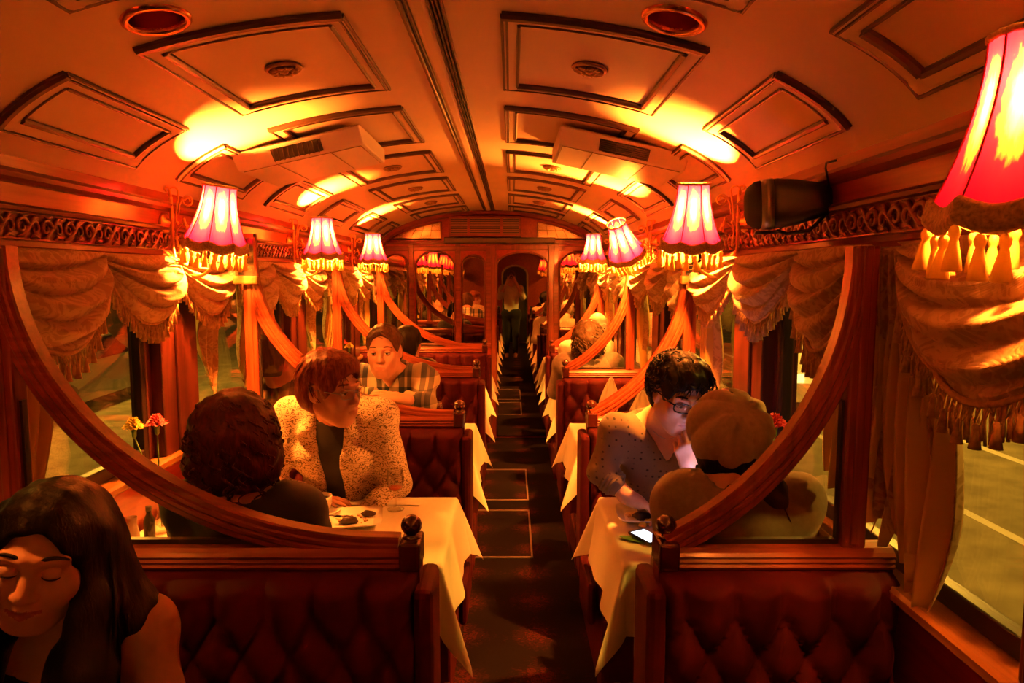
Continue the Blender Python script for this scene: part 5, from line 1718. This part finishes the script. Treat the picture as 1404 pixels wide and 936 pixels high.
def hair_cap(P, t=.014, face=(0, .082, -.028), fr=(.060, .085, .105), low=None, extra=None, curl=0.0, ck=90, seed=2, top=.0, ears=True, back=True):
    """hair volume over the skull with the face (and ears) carved free; returns field, cut, displacement"""
    W_ = P.W_; s = P.hs; f = Field()
    f.ell(W_((0, -.018, .040 + top)), np.array((.075 + t, .094 + t, .083 + t + top)) * s, .02, P.R)
    if back: f.ell(W_((0, -.050, -.020)), np.array((.068 + t * .8, .064 + t * .8, .075)) * s, .03, P.R)
    if extra: extra(f, W_, s)
    f.ell(W_(face), np.array(fr) * s, .012 * s, P.R, True)
    f.ell(W_((0, face[1] - .05, face[2] - .06)), np.array((fr[0] * .95, fr[1] * .8, .09)) * s, .012 * s, P.R, True)
    if ears:
        for q in (-1, 1): f.cap(W_((q * .095, -.004, .004)), W_((q * .085, .0, -.07)), .030 * s, .034 * s, .01 * s, True)
    cut = None
    if low is not None: cut = local_fn(P, lambda x, y, z: (low - z) * s + 0 * x + 0 * y)
    ph = seed
    def disp(X, Y, Z):
        if curl == 0: return .0016 * np.sin(150 * X + 40 * Z + ph) + .0013 * np.sin(140 * Y + 30 * Z) + 0 * Z
        return curl * (np.sin(ck * X + 2.1 * np.sin(.7 * ck * Z + ph)) * np.sin(ck * Y + 1.7 * np.sin(.6 * ck * X)) + .7 * np.sin(1.1 * ck * Z + 2 * np.sin(.8 * ck * Y + ph))) / 1.5
    return f, cut, disp
def make_hair(P, mat, coarse=.006, strandlist=None, r0=.0018, **kw):
    f, cut, disp = hair_cap(P, **kw)
    o = child_sdf(P, 'hair', f, mat, coarse, cut=cut, disp=disp)
    if strandlist:
        b = MB(); strands(b, strandlist, r0)
        b.v = [tuple(np.array(v) - P.org) for v in b.v]
        me2 = b.mesh('locks', mat); bm = bmesh.new(); bm.from_mesh(o.data); bm.from_mesh(me2); bm.to_mesh(o.data); bm.free(); bpy.data.meshes.remove(me2)
        o.data.polygons.foreach_set('use_smooth', [True] * len(o.data.polygons))
    return o
def strands(b, roots, r0=.0018, n=5):
    for pts in roots: b.tube(pts, [r0 * (1 - .6 * i / (len(pts) - 1)) for i in range(len(pts))], n)
def eyes(P, look=(0, 0), closed=False, brow='black', lidmat='fair', brow_h=.030, thick=.0042):
    W_, s = P.W_, P.hs
    for sd in (-1, 1):
        c = W_((sd * .031, .0775, .005)); r = .0128 * s
        b = MB(); Rm = Matrix([list(x) for x in (P.R @ rot3(look[0], look[1]))])
        b.lathe([(r * sin(pi * i / 14), -r * cos(pi * i / 14)) for i in range(15)], (0, 0, 0), 20, axis='y')
        b.m = [1 if V(b.v[fc[0]]).y > r * .86 else 0 for fc in b.f]
        b.v = [tuple(V(c) + Rm @ V(v)) for v in b.v]
        if not closed: child_mb(P, 'eye', b, [M['eye_white'], M['iris']])
        # lids: upper shell, and the lash line
        b = MB(); Rh = Matrix([list(x) for x in P.R]); rr = r * 1.16
        top = -.2 if not closed else -1.05
        def lid(a0, a1):
            vs = []; fs = []; m = 14
            for i in range(7):
                e = a0 + (a1 - a0) * i / 6
                for k in range(m + 1):
                    a = -1.25 + 2.5 * k / m
                    vs.append(V(c) + Rh @ (V((sin(a) * cos(e * cos(a)), cos(a) * cos(e), sin(e) * cos(a) ** .35 if cos(a) > 0 else 0)) * rr))
            for i in range(6):
                for k in range(m): fs.append((i * (m + 1) + k, i * (m + 1) + k + 1, (i + 1) * (m + 1) + k + 1, (i + 1) * (m + 1) + k))
            b.add(vs, fs, 0, True)
        lid(.22 if not closed else -.42, 1.35); lid(-1.3, -.42)
        child_mb(P, 'eyelid', b, SK[lidmat])
        b = MB(); e = .20 if not closed else -.40
        pts = [V(c) + Rh @ (V((sin(a), cos(a) * cos(e), sin(e) * max(cos(a), 0) ** .4)) * rr * 1.03) for a in [-1.15 + 2.3 * k / 12 for k in range(13)]]
        b.tube(pts, [.0004 * s + .0011 * s * sin(pi * min(1, (k + 2) / 14)) for k in range(13)], 6)
        child_mb(P, 'eyelash', b, M['lash'])
        b = MB(); pts = []
        for k in range(9):
            t = k / 8; x = sd * (.013 + .040 * t)
            pts.append(V(W_((x, .0915 - .52 * (abs(x)) ** 1.75 * 5.4, brow_h + .007 * sin(pi * (t * .8 + .05)) - .004 * t))))
        b.tube(pts, [thick * s * (.55 + .6 * sin(pi * min(1, .25 + t / 8 * .75))) * .8 for t in range(9)], 6)
        child_mb(P, 'eyebrow', b, HR[brow])
C_BLACK = weave('black_knit', (.014, .012, .013))
C_DARK = weave('dark_cloth', (.022, .018, .02))
def vneck(P, depth, slope, back=0.0):
    nb, T = P.nb, P.T
    def g(X, Y, Z):
        lx = T[0][0] * (X - nb[0]) + T[1][0] * (Y - nb[1]); ly = T[0][1] * (X - nb[0]) + T[1][1] * (Y - nb[1])
        return np.minimum(ly + back, (Z - nb[2] + depth) * slope - np.abs(lx))
    return g
def wavy_lock(p0, p1, seed, amp=.02, n=9, bend=(0, 0, 0)):
    r = random.Random(seed); ph = r.uniform(0, 6); out = []
    p0 = V(p0); p1 = V(p1)
    for i in range(n + 1):
        t = i / n
        out.append(p0.lerp(p1, t) + V(bend) * 4 * t * (1 - t) + V((amp * sin(5 * t + ph), amp * cos(4 * t + ph), 0)) * t)
    return out
def skull_locks(P, n, seed, length=.05, lift=.012, zmin=-.02, ymax=.09, R=.094, grav=0.4, rnd=.5):
    """short tousled locks that start on the skull"""
    r = random.Random(seed); out = []
    while len(out) < n:
        a = r.uniform(0, 2 * pi); z = r.uniform(zmin, .125)
        q = max(0.05, sqrt(max(0, 1 - ((z - .04) / .098) ** 2)))
        x, y = .089 * q * cos(a), -.018 + .108 * q * sin(a)
        if y > .0 and z < .075: continue
        nrm = V((x / .08, (y + .018) / .1, (z - .04) / .09)).normalized()
        tn = V((r.uniform(-1, 1), r.uniform(-1, 1), -grav + r.uniform(-1, 1) * rnd)); tn = (tn - nrm * tn.dot(nrm)).normalized()
        pts = []
        for i in range(6):
            t = i / 5; p = V((x, y, z)) - nrm * .004 + tn * length * t + nrm * lift * sin(pi * min(1, t * .8)) - nrm * .016 * t * t
            pts.append(V(P.W_(p)))
        out.append(pts)
    return out

# ---- woman in the lower left corner --------------------------------------------------------
P1 = make_person('person', 'woman with long black hair at the lower left corner, looking down and smiling, shoulder bare', (-.548, 1.10, 1.222), pi + .27, -.10, -.20, .94,
    chest=(-.60, 1.24, .90), cyaw=pi + .15, pelvis=(-.62, 1.27, .56), sh=.165, skin='fair', lip='lip', female=True, bulk=.92, fine=.0030, smile=True,
    sh_l=(-.455, 1.20, 1.035), sh_r=(-.78, 1.16, 1.01),
    arms=[dict(side=-1, elbow=(-.365, 1.15, .80), wrist=(-.50, .93, .79), hand=((-.4, -1, 0), (0, 0, 1), 1, (.5, .5, .5, .5), .5), finehand=False, r=1.0),
          dict(side=1, elbow=(-.86, 1.08, .80), wrist=(-.72, .90, .80), hand=((.4, -1, 0), (0, 0, 1), -1, (.5, .5, .5, .5), .5), finehand=False)])
def ex1(f, W_, s):
    a = W_((-.072, -.02, .03)); 
    f.cap(a, (-.487, 1.10, 1.13), .026, .038, .03); f.cap((-.487, 1.10, 1.13), (-.485, 1.07, 1.03), .040, .050, .03); f.cap((-.485, 1.07, 1.03), (-.50, 1.03, .86), .050, .034, .03)
    f.cap(W_((-.06, -.06, -.02)), (-.47, 1.19, 1.06), .05, .05, .03); f.cap((-.47, 1.19, 1.06), (-.46, 1.25, .92), .05, .04, .03)
    b = W_((.072, -.02, .03))
    f.cap(b, (-.655, 1.09, 1.10), .032, .045, .03); f.cap((-.655, 1.09, 1.10), (-.68, 1.05, .90), .045, .035, .03)
    f.ell(W_((0, -.07, -.03)), np.array((.10, .07, .13)) * s, .03, P1.R)
lk = []
for i in range(26):
    r = random.Random(i); x = r.uniform(-.03, .045); y = r.uniform(-.05, .02)
    lk.append(wavy_lock(V(P1.W_((-.085, -.02 + y * .5, .02 + .04 * r.random()))), (-.49 + x, 1.06 + y, .82 + .1 * r.random()), i, .012, 10, (.022, -.02, 0)))
make_hair(P1, HR['black'], .007, lk, .003, t=.016, top=-.008, face=(.006, .088, -.036), fr=(.064, .086, .104), extra=ex1, ears=False)
shoulders1 = [P1.shL, P1.shR]
def tank(X, Y, Z):
    d = -1 + 0 * (X + Y + Z)
    for q in shoulders1: d = np.maximum(d, .088 - np.sqrt((X - q[0]) ** 2 + (Y - q[1]) ** 2 + (Z - q[2]) ** 2))
    return np.maximum(d, vneck(P1, .11, 2.2)(X, Y, Z))
shirt(P1, 'tank_top', C_BLACK, .008, tank, .02, .011, 3, .003, neckr=.10)
trousers(P1, C_DARK, 'skirt'); eyes(P1, closed=True, brow='black', lidmat='fair')

# ---- woman seen from behind, red curls ------------------------------------------------------
P2 = make_person('person', 'woman seen from behind with dark red curls and a black scoop-back top, left table', (-.53, 1.84, 1.225), .12, -.06, 0, .96,
    chest=(-.515, 1.83, .925), cyaw=-.08, pelvis=(-.52, 1.80, .56), sh=.158, skin='warm', female=True, bulk=.95, fine=.008, detail=False,
    arms=[dict(side=-1, elbow=(-.735, 1.93, .85), wrist=(-.66, 2.16, .825), hand=((.3, 1, 0), (0, 0, 1), 1, (.2, .2, .2, .2), .4), finehand=False),
          dict(side=1, elbow=(-.305, 1.92, .86), wrist=(-.40, 2.12, .825), hand=((-.4, 1, 0), (0, 0, 1), -1, (.2, .2, .2, .2), .4), finehand=False)])
def ex2(f, W_, s):
    f.ell(W_((0, -.03, .02)), np.array((.122, .120, .122)) * s, .03, P2.R); f.ell(W_((0, -.035, -.055)), np.array((.115, .085, .085)) * s, .04, P2.R)
    f.ell(W_((.05, -.03, -.05)), np.array((.075, .075, .08)) * s, .04, P2.R); f.ell(W_((-.06, -.03, -.06)), np.array((.07, .07, .07)) * s, .04, P2.R)
lk = []
for i in range(230):
    r = random.Random(i + 300); a = r.uniform(0, 2 * pi); z = r.uniform(-.12, .13)
    q = sqrt(max(.05, 1 - ((z - .0) / .16) ** 2)); c0 = V((.108 * q * cos(a), -.03 + .108 * q * sin(a), z))
    if c0.y > .05: continue
    pts = []; ph = r.uniform(0, 6); rr = r.uniform(.008, .014)
    for k in range(12):
        t = k / 11; d = V((c0.x, c0.y + .03, 0)).normalized()
        pts.append(V(P2.W_(c0 + d * (.008 + .010 * sin(pi * t)) + V((rr * cos(8 * t + ph), rr * sin(8 * t + ph), -.055 * t)))))
    lk.append(pts)
make_hair(P2, HR['wine'], .008, lk, .0036, t=.03, extra=ex2, curl=.006, ck=85, ears=False)
shirt(P2, 'black_top', C_BLACK, .010, None, .42, .011, 4, .003, neckr=.102); trousers(P2, C_DARK)

# ---- woman in the cream jacket --------------------------------------------------------------
P3 = make_person('person', 'woman with short auburn hair and glasses in a cream patterned jacket, head turned right', (-.405, 2.36, 1.285), pi + 1.08, -.08, .04, 1.03,
    chest=(-.475, 2.70, 1.0), cyaw=pi - .06, pelvis=(-.47, 2.80, .56), sh=.168, skin='warm', female=True, bulk=1.05, fine=.0045, jaw=1.1,
    arms=[dict(side=1, elbow=(-.735, 2.56, .87), wrist=(-.585, 2.57, .828), hand=((1, -.05, -.05), (0, 0.1, 1), -1, (.10, .12, .12, .15), .2), r=1.0),
          dict(side=-1, elbow=(-.245, 2.70, .84), wrist=(-.36, 2.58, .73), hand=((-.8, -.4, 0), (0, 0, 1), 1, (.3, .3, .3, .3), .3), finehand=False)])
def ex3(f, W_, s): f.ell(W_((0, .035, .085)), np.array((.075, .055, .040)) * s, .03, P3.R)
make_hair(P3, HR['auburn'], .006, skull_locks(P3, 130, 4, .075, .006, -.02, grav=1.2), .0022, t=.018, face=(0, .088, -.022), fr=(.062, .082, .086), extra=ex3, low=-.085)
shirt(P3, 'black_top', C_BLACK, .007, None, .1, .012, 6, .002, neckr=.085)
def openj(X, Y, Z):
    nb, T = P3.nb, P3.T
    lx = T[0][0] * (X - nb[0]) + T[1][0] * (Y - nb[1]); ly = T[0][1] * (X - nb[0]) + T[1][1] * (Y - nb[1])
    w = .034 + .06 * np.clip((Z - nb[2] + .22) * 2.4, 0, 1)
    return np.minimum(ly + .01, w - np.abs(lx + .01))
JK = weave('cream_pattern', (.62, .50, .35), (.11, .07, .045), 'wavy')
def lapel(f):
    nb, T = P3.nb, P3.T
    for sd in (-1, 1):
        a = nb + T @ np.array([sd * .060, .0, .03]); b = nb + T @ np.array([sd * .085, .085, -.08])
        f.cap(a, b, .022, .026, .02)
shirt(P3, 'jacket', JK, .017, openj, 1.86, .010, 7, .006, neckr=.078, extra=lapel); trousers(P3, C_DARK)
eyes(P3, look=(0, 0), brow='auburn', lidmat='warm')
def spectacles(P, mat, hw=.026, hh=.017, thick=.0018, full=True):
    b = MB(); W_ = P.W_
    for sd in (-1, 1):
        pts = []
        for k in range(24):
            a = 2 * pi * k / 24; c, s_ = cos(a), sin(a)
            x = sd * .033 + hw * math.copysign(abs(c) ** .6, c); z = .004 + hh * math.copysign(abs(s_) ** .6, s_)
            pts.append(V(W_((x, .108 - .9 * (abs(x) - .01) ** 2 * 6, z))))
        if full: b.tube(pts, thick, 6, closed=True)
        else: b.tube(pts[:13], thick, 6)
        b.tube([V(W_((sd * .058, .098, .010))), V(W_((sd * .074, .070, .012))), V(W_((sd * .080, .0, .012))), V(W_((sd * .080, -.02, -.006)))], thick * 1.1, 6)
    b.tube([V(W_((-.008, .111, .008))), V(W_((0, .116, .011))), V(W_((.008, .111, .008)))], thick, 6)
    o = child_mb(P, 'glasses', b, mat)
    b = MB()
    for sd in (-1, 1):
        vs = []
        for dy in (0, .0015):
            for k in range(24):
                a = 2 * pi * k / 24; c, s_ = cos(a), sin(a)
                x = sd * .033 + hw * math.copysign(abs(c) ** .6, c); z = .004 + hh * math.copysign(abs(s_) ** .6, s_)
                vs.append(V(W_((x, .1075 + dy - .9 * (abs(x) - .01) ** 2 * 6, z))))
        b.add(vs, [tuple(range(24)), tuple(range(47, 23, -1))] + [(k, (k + 1) % 24, 24 + (k + 1) % 24, 24 + k) for k in range(24)], 0, True)
    b.v = [tuple(np.array(v) - P.org) for v in b.v]
    b.build('lens', M['clear'], o)
spectacles(P3, M['silver'], .025, .015, .0014, True)

# ---- man in plaid ---------------------------------------------------------------------------
P4 = make_person('person', 'man in a dark blue and cream plaid shirt leaning on crossed forearms, facing the camera', (-.446, 3.58, 1.282), pi - .03, -.05, .03, 1.12,
    chest=(-.445, 3.84, 1.0), cyaw=pi, pelvis=(-.44, 4.08, .56), sh=.178, skin='warm', bulk=1.12, fine=.006, jaw=1.15,
    arms=[dict(side=1, elbow=(-.655, 3.62, 1.03), wrist=(-.455, 3.465, 1.065), hand=((1, .02, .0), (-.1, -.3, 1), -1, (.25, .3, .35, .4), .3)),
          dict(side=-1, elbow=(-.235, 3.60, 1.0), wrist=(-.315, 3.42, 1.055), hand=((-1, -.15, .25), (.1, -.4, 1), 1, (.2, .2, .25, .3), .2))])
make_hair(P4, HR['brown'], .006, skull_locks(P4, 60, 9, .04, .004, .02), .002, t=.010, face=(0, .090, -.016), fr=(.068, .085, .104), low=-.075)
PL = weave('plaid_blue', (.018, .026, .055), (.56, .47, .33), 'plaid')
def collar4(f):
    nb, T = P4.nb, P4.T
    for sd in (-1, 1): f.cap(nb + T @ np.array([sd * .065, -.02, .035]), nb + T @ np.array([sd * .045, .085, -.01]), .018, .016, .02)
shirt(P4, 'plaid_shirt', PL, .014, vneck(P4, .075, .8), 1.78, .011, 8, .006, neckr=.072, extra=collar4); trousers(P4, C_DARK); eyes(P4, brow='brown', lidmat='warm')

# ---- man at the window seat, seen from behind ------------------------------------------------
P6 = make_person('person', 'dark-haired man seen from behind in a brown plaid shirt at the left window', (-.925, 3.32, 1.265), -.45, -.05, 0, 1.0,
    chest=(-.90, 3.36, .965), cyaw=-.2, pelvis=(-.90, 3.34, .56), sh=.165, skin='warm', bulk=.98, fine=.009, detail=False,
    arms=[dict(side=-1, elbow=(-1.02, 3.47, .84), wrist=(-.95, 3.62, .825)), dict(side=1, elbow=(-.70, 3.46, .84), wrist=(-.78, 3.62, .825), hand=((-.4, 1, 0), (0, 0, 1), -1, (.4, .4, .4, .4), .4), finehand=False)])
make_hair(P6, HR['brown'], .009, None, t=.013, low=-.07)
shirt(P6, 'plaid_shirt', weave('plaid_brown', (.05, .022, .018), (.20, .12, .075), 'plaid'), .013, None, 1.7, .014, 9, .005, neckr=.074); trousers(P6, C_DARK)

# ---- woman with black hair beyond -----------------------------------------------------------
P5 = make_person('person', 'black-haired woman in dark clothes seen from behind, beyond the man in plaid', (-.52, 4.93, 1.19), -.5, -.1, 0, .98,
    chest=(-.53, 4.90, .90), cyaw=-.15, pelvis=(-.53, 4.84, .56), sh=.155, skin='warm', female=True, bulk=.95, fine=.012, coarse=.016, detail=False,
    arms=[dict(side=-1, elbow=(-.74, 5.0, .83), wrist=(-.66, 5.14, .825)), dict(side=1, elbow=(-.33, 5.0, .83), wrist=(-.40, 5.14, .825))])
def ex5(f, W_, s): f.ell(W_((0, -.04, -.05)), np.array((.088, .07, .11)) * s, .03, P5.R)
make_hair(P5, HR['black'], .01, None, t=.020, extra=ex5, ears=False)
shirt(P5, 'dark_top', C_BLACK, .012, None, 1.7, .015, 11, .003, neckr=.08); trousers(P5, C_DARK)

# ---- man in glasses -------------------------------------------------------------------------
P7 = make_person('person', 'man with black hair and glasses in a grey patterned sweater, bent over his plate', (.812, 2.38, 1.258), pi + .22, -.30, -.12, 1.04,
    chest=(.80, 2.62, .975), cyaw=pi + .08, pelvis=(.80, 2.79, .56), sh=.168, skin='tan', bulk=1.0, fine=.0036,
    arms=[dict(side=1, elbow=(.565, 2.53, .945), wrist=(.662, 2.455, .862), hand=((.85, -.42, -.28), (.1, .35, 1), -1, (.45, .5, .55, .6), .5), r=1.0),
          dict(side=-1, elbow=(1.0, 2.44, .85), wrist=(.835, 2.27, 1.02), hand=((-.28, .0, 1), (-.25, -1, 0), 1, (.75, .85, .95, 1.0), .7))])
def ex7(f, W_, s):
    f.ell(W_((0, .048, .092)), np.array((.074, .045, .036)) * s, .03, P7.R); f.ell(W_((0, -.01, .100)), np.array((.082, .090, .050)) * s, .03, P7.R)
lk = skull_locks(P7, 340, 12, .052, .028, .0, grav=.2, rnd=1.0)
for i in range(46):
    r = random.Random(900 + i); x = -.070 + .14 * i / 45
    lk.append([V(P7.W_(p)) for p in ((x * .8, .03, .132), (x * .95 + r.uniform(-.01, .01), .082, .104), (x + r.uniform(-.012, .012), .094, .080), (x * 1.02 + r.uniform(-.014, .014), .092, .056 + r.uniform(-.010, .010)))])
make_hair(P7, HR['black'], .006, lk, .0030, t=.015, face=(0, .088, -.028), fr=(.066, .085, .092), extra=ex7, low=-.07)
SWT = weave('sweater', (.135, .10, .072), (.022, .016, .014), 'motif')
shirt(P7, 'sweater', SWT, .013, vneck(P7, .135, .62), 1.42, .010, 13, .006, neckr=.072)
b = MB()
for (q, el, wr, ab) in P7.arms:
    d = (wr - el); n_ = d / np.linalg.norm(d); c0 = el + d * .40
    for j in range(3):
        c = c0 + n_ * .014 * (j - 1); a1 = np.cross(n_, [0, 0, 1.]); a1 /= np.linalg.norm(a1); a2 = np.cross(n_, a1)
        b.tube([V(c + (a1 * cos(2 * pi * k / 20) + a2 * sin(2 * pi * k / 20)) * (.049 - .002 * j)) for k in range(20)], .0085, 7, closed=True)
child_mb(P7, 'rolled_cuffs', b, SWT); trousers(P7, C_DARK)
eyes(P7, look=(0, -.35), brow='black', lidmat='tan'); spectacles(P7, M['black_gloss'], .027, .016, .0026)
b = MB(); nb = P7.nb; T = P7.T
b.tube([V(nb + T @ np.array([.075 * cos(a), .02 + .075 * sin(a) * .9, .02 - .07 * max(0, sin(a)) ** 1.5])) for a in [2 * pi * k / 30 for k in range(30)]], .0016, 5, closed=True)
child_mb(P7, 'necklace', b, M['silver'])

# ---- woman in the beret ---------------------------------------------------------------------
P8 = make_person('person', 'woman in a grey-brown beret with a black ponytail, seen from behind at the right table', (.835, 1.90, 1.225), -.25, -.30, 0, .98,
    chest=(.842, 1.82, .945), cyaw=-.1, pelvis=(.83, 1.80, .56), sh=.152, skin='warm', female=True, bulk=1.0, fine=.008, detail=False,
    arms=[dict(side=-1, elbow=(.672, 1.86, .87), wrist=(.76, 2.07, .95), hand=((.5, .45, .45), (-.5, .3, .8), 1, (.6, .6, .6, .6), .6), finehand=False, r=1.0),
          dict(side=1, elbow=(1.02, 1.90, .87), wrist=(.92, 2.07, .95), hand=((-.5, .45, .45), (.5, .3, .8), -1, (.6, .6, .6, .6), .6), finehand=False, r=1.1)])
def ex8(f, W_, s):
    f.ell(W_((0, -.035, -.045)), np.array((.090, .075, .09)) * s, .03, P8.R)
    f.cap((.845, 1.82, 1.175), (.905, 1.775, 1.10), .050, .052, .03); f.cap((.905, 1.775, 1.10), (.945, 1.755, 1.005), .052, .020, .03)
lk = []
for i in range(40):
    r = random.Random(i + 700); q = (r.uniform(-.04, .04), r.uniform(-.02, .02))
    lk.append(wavy_lock((.86 + q[0], 1.80 + q[1], 1.16), (.955 + q[0] * .9, 1.74 + q[1], .985 - .05 * r.random()), i, .006, 9, (.012, -.03, .0)))
for i in range(9):
    lk.append(wavy_lock((.84, 1.79, 1.15), (.80 - .012 * i, 1.735, 1.085 - .006 * i), 40 + i, .006, 8, (.0, -.015, .012)))
make_hair(P8, HR['black'], .008, lk, .0028, t=.016, extra=ex8, ears=False)
f = Field(); W8 = P8.W_
Rb = rot3(-.25, .80, .22)
bc = np.array(W8((0.006, -.055, .020)))
f.ell(bc, (.116, .118, .094), .02, Rb); f.ell(bc + Rb @ np.array((.0, .0, -.045)), (.095, .102, .040), .03, Rb)
cr = bc + Rb @ np.array((.012, .010, .092))
def bdisp(X, Y, Z):
    d = [X - cr[0], Y - cr[1], Z - cr[2]]
    lx = Rb[0][0] * d[0] + Rb[1][0] * d[1] + Rb[2][0] * d[2]; ly = Rb[0][1] * d[0] + Rb[1][1] * d[1] + Rb[2][1] * d[2]
    a = np.arctan2(ly, lx); q = np.clip(np.sqrt(lx ** 2 + ly ** 2) / .05, 0, 1)
    return .015 * q * np.abs(np.cos(4 * a)) ** .4 * -1 + .012 + .002 * np.sin(9 * a + 60 * Z)
bt = child_sdf(P8, 'beret', f, weave('beret_wool', (.29, .225, .185)), .006, disp=bdisp)
TOP8 = weave('batwing_jersey', (.15, .115, .088))
def bat(f):
    f.cap((.735, 1.83, 1.03), (.735, 1.86, .90), .055, .05, .06); f.cap((.97, 1.84, 1.03), (.98, 1.88, .90), .07, .06, .06); f.ell((.84, 1.80, .90), (.15, .11, .18), .06)
shirt(P8, 'jersey_top', TOP8, .014, None, 1.75, .011, 17, .007, neckr=.094, extra=bat); trousers(P8, C_DARK)
# her telephone, lighting the face across the table
e = empty('smartphone', (.845, 2.14, 1.03), radians(8)); e.rotation_euler = (radians(-58), 0, radians(-6))
b = MB(); b.box(-.034, .034, -.06, .06, .0, .009, 0, .003); b.build('case', M['black_gloss'], e)
b = MB(); b.box(-.030, .030, -.052, .052, .009, .0096); b.build('screen', M['screen_bright'], e)
tag(e, 'lit smartphone held up by the woman in the beret, mostly hidden by her', 'phone')

# ---- farther right --------------------------------------------------------------------------
P9 = make_person('person', 'woman with dark curly hair and a grey top, seen from behind on the right', (.765, 4.84, 1.225), .15, -.08, 0, 1.0,
    chest=(.78, 4.86, .93), cyaw=.0, pelvis=(.78, 4.84, .56), sh=.175, skin='warm', female=True, bulk=1.1, fine=.012, coarse=.016, detail=False,
    arms=[dict(side=-1, elbow=(.55, 4.95, .84), wrist=(.64, 5.12, .825)), dict(side=1, elbow=(1.0, 4.95, .84), wrist=(.92, 5.12, .825))])
def ex9(f, W_, s): f.ell(W_((0, -.02, .02)), np.array((.112, .115, .115)) * s, .03, P9.R); f.ell(W_((.02, -.03, -.05)), np.array((.10, .08, .07)) * s, .03, P9.R)
lk = []
for i in range(220):
    r = random.Random(i + 1300); a = r.uniform(0, 2 * pi); z = r.uniform(-.10, .13)
    q = sqrt(max(.05, 1 - (z / .15) ** 2)); c0 = V((.104 * q * cos(a), -.025 + .104 * q * sin(a), z)); ph = r.uniform(0, 6)
    if c0.y > .05: continue
    lk.append([V(P9.W_(c0 + V((.014 * cos(6 * t + ph), .014 * sin(6 * t + ph), -.05 * t)) + V((c0.x, c0.y, 0)).normalized() * .012 * sin(pi * t))) for t in [k / 9 for k in range(10)]])
make_hair(P9, HR['curl'], .010, lk, .0045, t=.026, extra=ex9, curl=.006, ck=80, ears=False)
shirt(P9, 'grey_top', weave('grey_jersey', (.16, .12, .10)), .014, None, 1.75, .015, 19, .005, neckr=.085); trousers(P9, C_DARK)
P10 = make_person('person', 'bald man in a pale shirt facing the curly-haired woman at the far right', (.925, 5.50, 1.262), pi + .1, -.05, 0, 1.0,
    chest=(.86, 5.68, .955), cyaw=pi, pelvis=(.86, 5.74, .56), sh=.165, skin='fair', bulk=1.05, fine=.010, coarse=.016,
    arms=[dict(side=1, elbow=(.68, 5.58, .86), wrist=(.74, 5.42, .825)), dict(side=-1, elbow=(1.0, 5.52, .86), wrist=(.94, 5.40, .825))])
shirt(P10, 'pale_shirt', weave('pale_shirt', (.55, .46, .34)), .012, None, 1.8, .015, 21, .004, neckr=.072); trousers(P10, C_DARK)
f, cut, disp = hair_cap(P10, t=.006, face=(0, .05, .06), fr=(.09, .13, .085), low=-.07)
child_sdf(P10, 'hair', f, HR['grey'], .010, cut=cut, disp=disp); eyes(P10, brow='brown', lidmat='fair')

# ---- the photographer, met only in the door mirror ------------------------------------------
P11 = make_person('person', 'photographer in a pale shirt and dark trousers reflected in the mirrored end door', (.224, -.20, 1.655), 0, 0, 0, 1.0,
    chest=(.224, -.24, 1.30), cyaw=0, pelvis=(.224, -.25, .92), sh=.18, skin='warm', bulk=1.05, fine=.011, coarse=.018, standing=True, detail=False,
    arms=[dict(side=-1, elbow=(-.02, -.14, 1.24), wrist=(.15, -.05, 1.58), hand=((.3, .1, 1), (-1, .3, .2), -1, (.5, .6, .7, .7), .5), finehand=False), dict(side=1, elbow=(.47, -.14, 1.24), wrist=(.30, -.05, 1.58), hand=((-.3, .1, 1), (1, .3, .2), 1, (.5, .6, .7, .7), .5), finehand=False)])
make_hair(P11, HR['brown'], .012, None, t=.012, low=-.06)
shirt(P11, 'shirt', weave('photographer_shirt', (.75, .66, .55)), .012, None, 1.3, .018, 23, .004, neckr=.072); trousers(P11, C_DARK)
e = empty('camera', (.224, -.075, 1.66))
b = MB(); b.box(-.065, .065, -.03, .02, -.045, .045, 0, .008); b.box(-.025, .025, -.03, .015, .04, .065, 0, .006); b.build('camera_body', M['black'], e)
b = MB(); b.lathe([(.0, .018), (.033, .018), (.035, .03), (.034, .052), (.028, .054), (.0, .05)], n=24, axis='y'); b.build('lens', M['black_gloss'], e)
tag(e, 'black camera held to the photographer\'s face in the door mirror', 'camera')
# ================================================================== CAMERA
cam = bpy.data.cameras.new('camera'); cam.sensor_width = 36; cam.lens = 24.0; cam.clip_start = .02
co = bpy.data.objects.new('camera', cam); co.location = (CX, 0, CZ)
co.rotation_euler = (pi / 2 - PITCH, 0, radians(-.06)); link(co); scene.camera = co
scene.view_settings.view_transform = 'Standard'
scene.view_settings.look = 'None'
scene.view_settings.gamma = 1
scene.view_settings.use_curve_mapping = False
scene.view_settings.exposure = 1.12
scene.cycles.max_bounces = 10; scene.cycles.diffuse_bounces = 5; scene.cycles.transparent_max_bounces = 24
scene.cycles.sample_clamp_indirect = 6
scene.cycles.use_denoising = True
